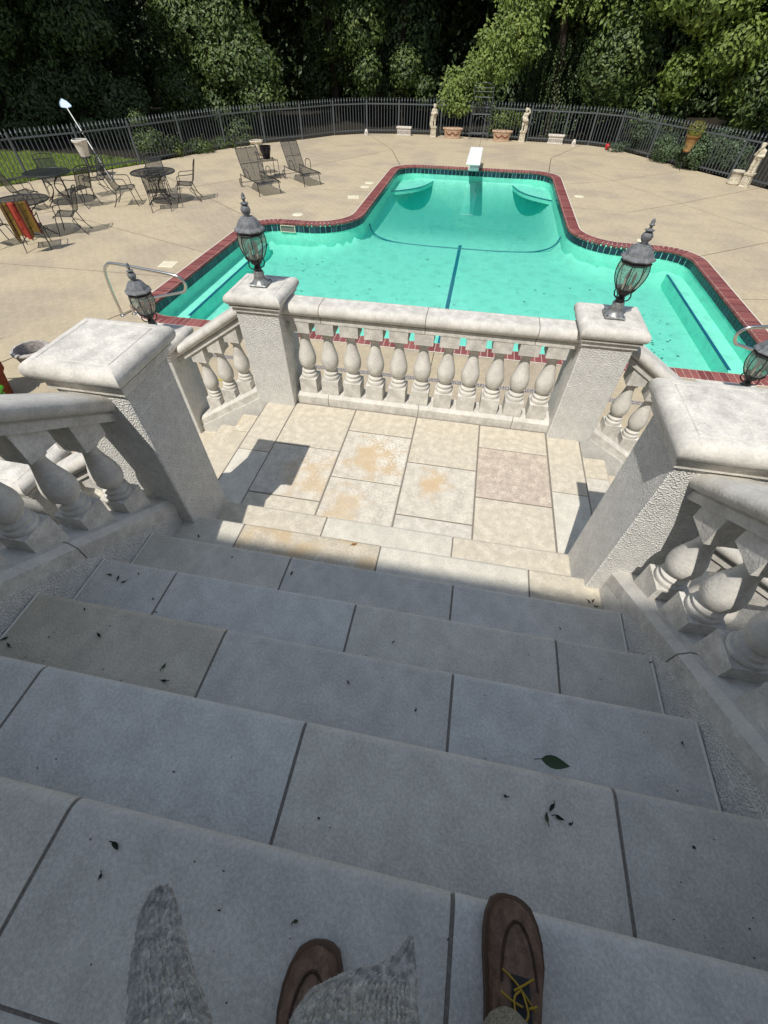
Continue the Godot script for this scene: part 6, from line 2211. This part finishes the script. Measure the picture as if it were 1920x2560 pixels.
func fallen_leaves() -> void:
	var leaf := func(l: float, w: float, curl: float) -> ArrayMesh:
		var g := Geo.new()
		var n := 6
		for i in n:
			var t0 := float(i) / n
			var t1 := float(i + 1) / n
			for s in [-1.0, 1.0]:
				var w0: float = sin(PI * pow(t0, 0.8)) * w * s
				var w1: float = sin(PI * pow(t1, 0.8)) * w * s
				var y0 := curl * (t0 - 0.5) * (t0 - 0.5)
				var y1 := curl * (t1 - 0.5) * (t1 - 0.5)
				var a := Vector3((t0 - 0.5) * l, y0, 0)
				var b := Vector3((t1 - 0.5) * l, y1, 0)
				g.quad_out(a, Vector3(a.x, y0 + absf(w0) * 0.35, w0), Vector3(b.x, y1 + absf(w1) * 0.35, w1), b, Vector3(0, -1, 0), 1)
		g.tube([Vector3(-l * 0.72, 0.002, 0.004), Vector3(-l * 0.5, curl * 0.25, 0)], 0.0011, 4)
		return g.mesh()
	var dark := plain(Color(0.13, 0.14, 0.10), 0.85)
	var green := plain(Color(0.17, 0.26, 0.13), 0.7)
	var tan := plain(Color(0.50, 0.34, 0.16), 0.8)
	single("fallen_leaf", leaf.call(0.075, 0.016, 0.02), green, "green pointed leaf lying beside the nosing of the sixth shaded step", "leaf", Vector3(0.674, 0.993, 1.352), -0.05, "fallen leaves on the steps")
	single("fallen_leaf", leaf.call(0.085, 0.022, 0.03), green, "broad green leaf on the top step near the far wall from the shoes", "leaf", Vector3(1.02, 1.158, 1.495 + 0.19), 0.9, "fallen leaves on the steps")
	single("fallen_leaf", leaf.call(0.034, 0.009, 0.03), tan, "small tan leaf on the sunlit rust-stained step", "leaf", Vector3(-0.151, 0.333, 0.311), 0.5, "fallen leaves on the steps")
	var mesh_a: ArrayMesh = leaf.call(0.024, 0.0045, 0.03)
	var mesh_b: ArrayMesh = leaf.call(0.011, 0.003, 0.02)
	var spots := [[-1.097, 0.909, 4, 0], [-1.055, 0.915, 4, 0], [-1.02, 0.93, 4, 0], [-0.842, 1.218, 5, 0], [-0.56, 1.274, 5, 0], [-0.534, 1.318, 5, 0], [-0.959, 1.138, 5, 1], [-1.16, 1.29, 5, 0], [-1.13, 1.31, 5, 0], [-0.376, 0.656, 3, 0], [-0.27, 1.06, 4, 1], [0.067, 1.205, 5, 1], [-0.55, 0.80, 3, 1], [-0.273, 1.71, 7, 0], [1.117, 1.186, 5, 1], [1.17, 0.862, 4, 1], [-1.04, 0.43, 2, 0], [0.184, 0.97, 4, 1], [0.545, 1.45, 6, 1], [-0.275, 1.758, 7, 1], [0.122, 1.746, 7, 1], [-0.98, 0.879, 4, 1], [0.658, 1.453, 6, 0], [0.675, 1.47, 6, 0], [0.645, 1.475, 6, 0], [0.70, 1.478, 6, 1], [1.12, 0.43, 2, 0], [1.14, 0.42, 2, 0], [1.15, 0.45, 2, 0], [0.9, 0.70, 3, 1], [-0.7, 0.62, 3, 1], [-0.85, 0.98, 4, 1], [0.3, 1.25, 5, 1], [-0.3, -0.55, 0, 1], [-0.95, -0.4, 0, 1]]
	for i in spots.size():
		var e: Array = spots[i]
		var words := "dark shrivelled leaf bit on the shaded steps" if e[2] > 2 else "dark shrivelled leaf bit on the sunlit steps"
		single("leaf_bit", mesh_a if e[3] == 0 else mesh_b, dark if i % 4 else green, words, "leaf", Vector3(e[0], e[2] * RISER + 0.0035, e[1]), i * 1.9, words)


func grit_on_steps() -> void:
	var o := thing("grit", "fine dark grit and crumbs of leaf scattered over the steps", "grit", Vector3.ZERO)
	o.set_meta("kind", "stuff")
	var b := Geo.new()
	b.cbox(Vector3(-0.5, 0, -0.35), Vector3(0.5, 0.4, 0.35), 0.12)
	var pts := []
	var q := RandomNumberGenerator.new()
	q.seed = 555
	for k in range(0, 8):
		var n := 26 if k > 0 else 40
		for i in n:
			var x := q.randf_range(-1.08, 1.1)
			if q.randf() < 0.35:
				x = (-1.0 if q.randf() < 0.65 else 1.0) * (1.09 - absf(q.randfn()) * 0.10)
			var z := (k - 1) * TREAD + (q.randf_range(0.04, 0.26) if q.randf() < 0.6 else 0.262 - absf(q.randfn()) * 0.03)
			if k == 0:
				z = q.randf_range(-1.3, -0.05)
			pts.append([Vector3(x, k * RISER + 0.001, z), Vector3.UP])
	var mm := MultiMesh.new()
	mm.transform_format = MultiMesh.TRANSFORM_3D
	mm.mesh = b.mesh()
	mm.instance_count = pts.size()
	for i in pts.size():
		var s := q.randf_range(0.0012, 0.0034) * (1.8 if q.randf() < 0.12 else 1.0)
		mm.set_instance_transform(i, Transform3D(Basis(Vector3.UP, q.randf() * TAU).scaled(Vector3(s * q.randf_range(1.0, 2.4), s, s)), pts[i][0]))
	var mi := MultiMeshInstance3D.new()
	mi.name = "crumbs"
	mi.multimesh = mm
	mi.material_override = plain(Color(0.20, 0.18, 0.14), 0.9)
	mi.set_meta("kind", "stuff")
	o.add_child(mi)


func shoe(parent: Node3D, t: Transform3D, mirror: float) -> void:
	## toe towards -z, heel at the origin, sole at y = 0
	var o := Node3D.new()
	o.name = "shoe"
	parent.add_child(o, true)
	o.transform = t
	var stations := [[0.0, 0.012, 0.030, 0.0], [0.02, 0.028, 0.062, 0.0], [0.06, 0.034, 0.074, 0.001], [0.11, 0.035, 0.088, 0.003], [0.155, 0.038, 0.090, 0.005], [0.19, 0.043, 0.077, 0.006], [0.22, 0.047, 0.064, 0.006], [0.25, 0.046, 0.053, 0.004], [0.272, 0.041, 0.047, 0.002], [0.288, 0.030, 0.041, 0.0], [0.296, 0.016, 0.034, -0.001], [0.299, 0.004, 0.028, -0.001]]
	var up := Geo.new()
	var rows := []
	for s in stations:
		var row := []
		for k in 13:
			var a := PI * k / 12.0
			var cx := cos(a)
			var sy := sin(a)
			var x: float = signf(cx) * pow(absf(cx), 0.7) * s[1]
			var y: float = 0.018 + pow(sy, 0.62) * (s[2] - 0.018)
			row.append(Vector3(x + s[3] * mirror, y, -s[0]))
		rows.append(row)
	for i in rows.size() - 1:
		for k in 12:
			up.quad_out(rows[i][k], rows[i][k + 1], rows[i + 1][k + 1], rows[i + 1][k], Vector3(0, 0.02, -(stations[i][0] + stations[i + 1][0]) * 0.5), 1)
	part("upper", up.mesh(), M.leather, o)
	var sl := Geo.new()
	var outline := PackedVector2Array()
	for s in stations:
		outline.append(Vector2(s[1] + 0.006 + s[3] * mirror, -s[0] - (0.006 if s[0] > 0.28 else 0.0)))
	for i in range(stations.size() - 1, -1, -1):
		var s: Array = stations[i]
		outline.append(Vector2(-s[1] - 0.006 + s[3] * mirror, -s[0] - (0.006 if s[0] > 0.28 else 0.0)))
	sl.flat_poly(outline, 0.022, 0.0215)
	part("sole", sl.mesh(), M.sole, o)
	# moccasin seam round the toe, raised
	var seam := []
	for k in 15:
		var f := k / 14.0
		var a := PI * f
		var zz := -0.195 - sin(a) * 0.076
		var x := cos(a) * 0.029 + 0.004 * mirror
		var h := 0.0
		for i in stations.size() - 1:
			if -zz >= stations[i][0] and -zz <= stations[i + 1][0]:
				var u: float = (-zz - stations[i][0]) / (stations[i + 1][0] - stations[i][0])
				var w: float = lerpf(stations[i][1], stations[i + 1][1], u)
				var hh: float = lerpf(stations[i][2], stations[i + 1][2], u)
				var c := pow(clampf(absf(x - 0.005 * mirror) / w, 0.0, 1.0), 1.0 / 0.7)
				h = 0.018 + pow(sqrt(maxf(1.0 - c * c, 0.0)), 0.62) * (hh - 0.018)
		seam.append(Vector3(x, h + 0.0005, zz))
	var sg := Geo.new()
	sg.tube(seam, 0.0026, 5)
	part("seam", sg.mesh(), M.leather_dark, o)
	# dark tongue and the laces across it
	var tg := Geo.new()
	tg.quad_out(Vector3(-0.011, 0.0725, -0.207), Vector3(0.018, 0.0725, -0.207), Vector3(0.020, 0.0935, -0.150), Vector3(-0.013, 0.0935, -0.150), Vector3(0, 0, -0.18))
	part("tongue", tg.mesh(), M.dark, o)
	for l in [[[-0.024, 0.068, -0.209], [-0.006, 0.079, -0.200], [0.012, 0.084, -0.186], [0.026, 0.079, -0.174]], [[0.027, 0.068, -0.208], [0.010, 0.080, -0.200], [-0.008, 0.083, -0.190]], [[-0.027, 0.076, -0.184], [-0.012, 0.088, -0.179], [0.004, 0.090, -0.176]], [[0.002, 0.084, -0.192], [-0.009, 0.090, -0.184], [-0.008, 0.095, -0.168], [0.004, 0.097, -0.162], [0.011, 0.095, -0.172], [0.004, 0.085, -0.192]], [[0.028, 0.082, -0.180], [0.014, 0.089, -0.176]]]:
		var lc := Geo.new()
		lc.tube(bend(v3(l), 4), 0.0017, 5)
		part("lace", lc.mesh(), M.lace, o)


func knit_panel(rows: Array, o: Node3D, seed_: int) -> void:
	## rows: [left x, y, left z, right x, right z] from the tip upwards
	var g := Geo.new()
	var q := RandomNumberGenerator.new()
	q.seed = seed_
	var noise := FastNoiseLite.new()
	noise.seed = seed_
	noise.frequency = 110.0
	var fine := []
	for i in rows.size() - 1:
		for k in 9:
			var t := k / 9.0
			var a: Array = rows[i]
			var b: Array = rows[i + 1]
			var r := []
			for j in 5:
				r.append(lerpf(a[j], b[j], t))
			fine.append(r)
	fine.append(rows[rows.size() - 1])
	var rings := []
	var mids := []
	for i in fine.size():
		var r: Array = fine[i]
		var l := Vector3(r[0], r[1], r[2])
		var e := Vector3(r[3], r[1], r[4])
		var c := (l + e) * 0.5
		var w := (e - l) * 0.5
		var n := Vector3(0, 0.8, -0.6)
		var ring := []
		for k in 20:
			var a := TAU * k / 20
			var th := 0.006 + 0.10 * w.length()
			var p := c + w * cos(a) + n * sin(a) * th
			var bump := noise.get_noise_3dv(p) * 0.0022
			p += (w.normalized() * cos(a) + n * sin(a)) * bump
			ring.append(p)
		rings.append(ring)
		mids.append(c)
	for i in rings.size() - 1:
		for k in 20:
			g.quad_out(rings[i][k], rings[i][(k + 1) % 20], rings[i + 1][(k + 1) % 20], rings[i + 1][k], (mids[i] + mids[i + 1]) * 0.5, 1)
	for k in range(1, 19):
		g.tri_out(rings[0][0], rings[0][k], rings[0][k + 1], mids[2], 1)
	part("cardigan_front", g.mesh(), M.knit, o)
	# knitted stitches: rows of paired lobes on the side that is seen
	var kn := Geo.new()
	var total := rings.size() - 1
	
	for v in range(0, total * 2):
		var fv := v * 0.5
		var i0 := int(fv)
		if i0 >= total:
			break
		var row := []
		for k in 21:
			row.append(rings[i0][k % 20].lerp(rings[i0 + 1][k % 20], fv - i0))
		var span: float = row[0].distance_to(row[10])
		var cnt := maxi(2, int(span / 0.0052))
		for c in cnt:
			for s in [-0.25, 0.25]:
				var u: float = (c + 0.5 + s) / cnt * 10.0
				var a := int(u)
				var p: Vector3 = row[a].lerp(row[a + 1], u - a)
				var mid: Vector3 = mids[i0]
				var outw: Vector3 = ((row[5] - mid).normalized() + (p - mid).normalized() * 0.5).normalized()
				var along: Vector3 = (mids[i0 + 1] - mid).normalized()
				var across := along.cross(outw).normalized()
				var dir := (along + across * (0.55 if s > 0 else -0.55)).normalized()
				var rr := 0.0017 * q.randf_range(0.85, 1.2)
				var e0 := p - dir * 0.0028
				var e1 := p + dir * 0.0028
				var sd := dir.cross(outw).normalized() * rr
				var up2 := p + outw * rr * 1.1
				kn.tri_out(e0, p + sd, up2, p - outw, 1)
				kn.tri_out(e0, p - sd, up2, p - outw, 1)
				kn.tri_out(e1, p + sd, up2, p - outw, 1)
				kn.tri_out(e1, p - sd, up2, p - outw, 1)
	var ks := part("knit_stitches", kn.mesh(), M.knit, o)
	ks.set_meta("kind", "stuff")
	# wool fuzz
	var f := Geo.new()
	for k in 2600:
		var i := q.randi() % (rings.size() - 1)
		var j := q.randi() % 20
		var p: Vector3 = rings[i][j].lerp(rings[i + 1][(j + 1) % 20], q.randf())
		var out: Vector3 = (p - mids[i]).normalized()
		var d := (out + Vector3(q.randfn(), q.randfn(), q.randfn()) * 0.7).normalized() * q.randf_range(0.0015, 0.0045)
		var s := d.cross(Vector3(q.randfn(), q.randfn(), q.randfn())).normalized() * 0.00025
		f.tri(p - s, p + s, p + d)
	var fz := part("wool_fuzz", f.mesh(), M.knit, o)
	fz.set_meta("kind", "stuff")


func make_person() -> void:
	var o := thing("person", "person in grey knit cardigan, khaki trousers and brown laced moccasins on the top step", "person", Vector3(0.36, 1.1555, 1.9))
	var at := -Vector3(0.36, 1.1555, 1.9)
	var S := func(x: float, y: float, z: float) -> Vector3:
		return Vector3(x, y, z) + at
	shoe(o, Transform3D(Basis(Vector3.UP, -0.03), S.call(0.506, 1.157, 1.938)), 1.0)
	shoe(o, Transform3D(Basis(Vector3.UP, 0.12), S.call(0.212, 1.157, 2.062)), -1.0)
	var hipL: Vector3 = S.call(0.27, 2.02, 2.02)
	var hipR: Vector3 = S.call(0.45, 2.02, 2.0)
	var kneeL: Vector3 = S.call(0.225, 1.62, 2.0)
	var kneeR: Vector3 = S.call(0.495, 1.62, 1.925)
	var ankL: Vector3 = S.call(0.205, 1.25, 2.0)
	var ankR: Vector3 = S.call(0.503, 1.25, 1.878)
	var chest: Vector3 = S.call(0.36, 2.42, 2.03)
	var waist: Vector3 = S.call(0.36, 2.16, 2.02)
	var shL: Vector3 = S.call(0.19, 2.53, 2.03)
	var shR: Vector3 = S.call(0.53, 2.53, 2.03)
	var elL: Vector3 = S.call(0.10, 2.30, 1.93)
	var elR: Vector3 = S.call(0.57, 2.30, 1.92)
	var haL: Vector3 = S.call(0.185, 2.255, 1.735)
	var haR: Vector3 = S.call(0.345, 2.255, 1.735)
	var head: Vector3 = S.call(0.35, 2.76, 1.97)
	var body := [[hipL, kneeL, 0.075, 0.055], [hipR, kneeR, 0.075, 0.055], [kneeL, ankL, 0.052, 0.035], [kneeR, ankR, 0.052, 0.035], [hipL, hipR, 0.085, 0.085], [waist, chest, 0.10, 0.115], [shL, shR, 0.06, 0.06], [shL, elL, 0.048, 0.040], [shR, elR, 0.048, 0.040], [elL, haL, 0.038, 0.026], [elR, haR, 0.038, 0.026], [chest, head + Vector3(0, -0.12, 0.02), 0.06, 0.052], [ankL, ankL + Vector3(0.0, -0.05, -0.06), 0.03, 0.02], [ankR, ankR + Vector3(0, -0.05, -0.06), 0.03, 0.02]]
	var bm := sdf_figure(body, 0.018, 0.05)
	# head and hands on finer grids
	var hd := [[head + Vector3(0, 0.03, 0.015), head + Vector3(0, -0.03, -0.01), 0.088, 0.068], [head + Vector3(0, -0.06, -0.03), head + Vector3(0, -0.07, -0.045), 0.045, 0.035], [head + Vector3(0, 0.0, -0.085), head + Vector3(0, -0.03, -0.105), 0.010, 0.014], [head + Vector3(-0.085, -0.005, 0.02), head + Vector3(-0.088, -0.035, 0.015), 0.014, 0.010], [head + Vector3(0.085, -0.005, 0.02), head + Vector3(0.088, -0.035, 0.015), 0.014, 0.010], [head + Vector3(-0.02, -0.065, -0.076), head + Vector3(0.02, -0.065, -0.076), 0.009, 0.009], [head + Vector3(0, -0.12, 0.02), head + Vector3(0, -0.06, 0.01), 0.052, 0.055]]
	var hm := sdf_figure(hd, 0.007, 0.02)
	var all := SurfaceTool.new()
	all.append_from(bm, 0, Transform3D.IDENTITY)
	all.append_from(hm, 0, Transform3D.IDENTITY)
	for e in [[haL, 1.0], [haR, -1.0]]:
		var h: Vector3 = e[0]
		var s: float = e[1]
		var fb := [[h, h + Vector3(s * 0.012, 0.03, -0.03), 0.027, 0.024]]
		for k in 4:
			var p := h + Vector3(s * 0.006, 0.045 - k * 0.018, -0.032)
			var m := p + Vector3(s * (0.014 + 0.003 * k), 0.006, -0.024)
			fb.append([p, m, 0.0095, 0.0085])
			fb.append([m, m + Vector3(s * (0.018 - 0.002 * k), -0.002, 0.010), 0.0085, 0.0075])
		fb.append([h + Vector3(s * 0.004, 0.03, -0.005), h + Vector3(s * 0.022, 0.052, -0.006), 0.012, 0.010])
		fb.append([h + Vector3(s * 0.022, 0.052, -0.006), h + Vector3(s * 0.042, 0.056, -0.014), 0.010, 0.008])
		all.append_from(sdf_figure(fb, 0.0045, 0.006), 0, Transform3D.IDENTITY)
	part("body", all.commit(), M.skin, o)
	var hair := [[head + Vector3(0, 0.06, 0.03), head + Vector3(0, -0.02, 0.055), 0.088, 0.075], [head + Vector3(0, 0.09, -0.03), head + Vector3(0, 0.06, 0.03), 0.05, 0.075]]
	part("hair", sdf_figure(hair, 0.012, 0.03), M.hair, o)
	var tr := [[hipL, kneeL, 0.10, 0.082], [hipR, kneeR, 0.10, 0.082], [kneeL, ankL + Vector3(0, 0.01, 0), 0.080, 0.078], [kneeR, ankR + Vector3(0, 0.01, 0), 0.080, 0.078], [hipL, hipR, 0.108, 0.108], [waist, hipL.lerp(hipR, 0.5), 0.11, 0.12], [ankR + Vector3(-0.006, -0.005, -0.052), ankR + Vector3(-0.006, 0.06, -0.03), 0.050, 0.065], [ankR + Vector3(-0.012, 0.0, -0.082), ankR + Vector3(-0.008, 0.03, -0.07), 0.026, 0.034], [ankL + Vector3(0, -0.005, -0.052), ankL + Vector3(0, 0.06, -0.03), 0.050, 0.065]]
	part("trousers", sdf_figure(tr, 0.012, 0.03), M.khaki, o)
	var cg := [[waist + Vector3(0, -0.10, 0), chest, 0.135, 0.14], [shL, shR, 0.078, 0.078], [shL, elL, 0.070, 0.062], [shR, elR, 0.070, 0.062], [elL, elL.lerp(haL, 0.75), 0.060, 0.045], [elR, elR.lerp(haR, 0.75), 0.060, 0.045], [chest + Vector3(0, 0.08, 0), chest + Vector3(0, 0.16, 0.01), 0.075, 0.068]]
	part("cardigan", sdf_figure(cg, 0.018, 0.05), M.knit, o)
	var left := [[0.0806, 1.78, 1.6864, 0.0936, 1.6839], [0.0776, 1.783, 1.6946, 0.103, 1.6897], [0.0801, 1.788, 1.7027, 0.111, 1.6968], [0.0894, 1.8, 1.7151, 0.1276, 1.7078], [0.103, 1.82, 1.7257, 0.1474, 1.7172], [0.1232, 1.85, 1.7356, 0.1735, 1.7261], [0.14, 1.92, 1.77, 0.21, 1.755], [0.17, 2.05, 1.86, 0.28, 1.85], [0.20, 2.20, 1.91, 0.33, 1.90]]
	var right := [[0.289, 1.78, 1.6775, 0.294, 1.6766], [0.2828, 1.782, 1.6863, 0.2958, 1.6838], [0.2674, 1.785, 1.6947, 0.2967, 1.6892], [0.2434, 1.79, 1.7027, 0.2975, 1.6924], [0.2245, 1.8, 1.7114, 0.2981, 1.6974], [0.2185, 1.82, 1.7191, 0.2982, 1.704], [0.2196, 1.84, 1.7225, 0.2979, 1.7077], [0.24, 1.92, 1.77, 0.33, 1.755], [0.34, 2.05, 1.86, 0.46, 1.85], [0.37, 2.20, 1.91, 0.50, 1.90]]
	for rows in [left, right]:
		var moved := []
		for r in rows:
			moved.append([r[0] + at.x, r[1] + at.y, r[2] + at.z, r[3] + at.x, r[4] + at.z])
		knit_panel(moved, o, 31 if rows == left else 37)
	# the phone that takes the picture, held in both hands
	var ph := thing("phone", "black phone held up in both hands of the person on the top step", "phone")
	ph.transform = Transform3D(get_node("camera").basis, get_node("camera").position + get_node("camera").basis * Vector3(0.0, -0.05, 0.008))
	var g := Geo.new()
	g.cbox(Vector3(-0.038, -0.085, -0.004), Vector3(0.038, 0.07, 0.004), 0.003)
	part("case", g.mesh(), M.dark, ph)
	var s := Geo.new()
	s.box(Vector3(-0.034, -0.08, 0.0042), Vector3(0.034, 0.066, 0.0048))
	part("screen", s.mesh(), M.window_glass, ph)


func _ready() -> void:
	rng.seed = 4711
	# camera
	var cam := Camera3D.new()
	cam.name = "camera"
	cam.fov = 102.27
	cam.near = 0.02
	cam.far = 900.0
	cam.transform = Transform3D(Basis(Vector3.UP, deg_to_rad(10.293)) * Basis(Vector3.RIGHT, deg_to_rad(-49.757)) * Basis(Vector3.BACK, deg_to_rad(0.719)), Vector3(0.2593, 2.2455, 1.6323))
	add_child(cam)
	cam.current = true
	# sky
	var env := Environment.new()
	env.background_mode = Environment.BG_SKY
	var sky := Sky.new()
	var sm := ProceduralSkyMaterial.new()
	sm.sky_top_color = Color(0.49, 0.545, 0.635)
	sm.sky_horizon_color = Color(0.735, 0.75, 0.765)
	sm.sky_curve = 0.15
	sm.ground_bottom_color = Color(0.25, 0.24, 0.20)
	sm.ground_horizon_color = Color(0.45, 0.46, 0.44)
	sm.sky_energy_multiplier = 1.1
	sky.sky_material = sm
	env.sky = sky
	env.tonemap_mode = Environment.TONE_MAPPER_LINEAR
	env.tonemap_exposure = 1.17
	env.sdfgi_enabled = true
	env.ssao_enabled = true
	env.ssil_enabled = true
	env.volumetric_fog_enabled = true
	env.volumetric_fog_density = 0.0
	var we := WorldEnvironment.new()
	we.name = "environment"
	we.environment = env
	add_child(we)
	# sun, high behind the left shoulder
	var sun := DirectionalLight3D.new()
	sun.name = "sun"
	sun.light_energy = 1.22
	sun.light_color = Color(1.0, 0.98, 0.945)
	sun.light_angular_distance = 0.53
	sun.shadow_enabled = true
	add_child(sun)
	sun.look_at_from_position(Vector3.ZERO, SUN_TRAVEL, Vector3.RIGHT)

	make_materials()
	M.dark_leaf = plain(Color(0.24, 0.20, 0.13), 0.9)
	M.water_tint = Color(0.0, 0.98, 0.90)
	M.water_density = 0.3
	make_house()
	make_deck()
	make_pool()
	make_fence()
	make_staircase()
	make_woods()
	make_lamps()
	patio()
	pool_gear()
	statues()
	fallen_leaves()
	grit_on_steps()
	make_person()
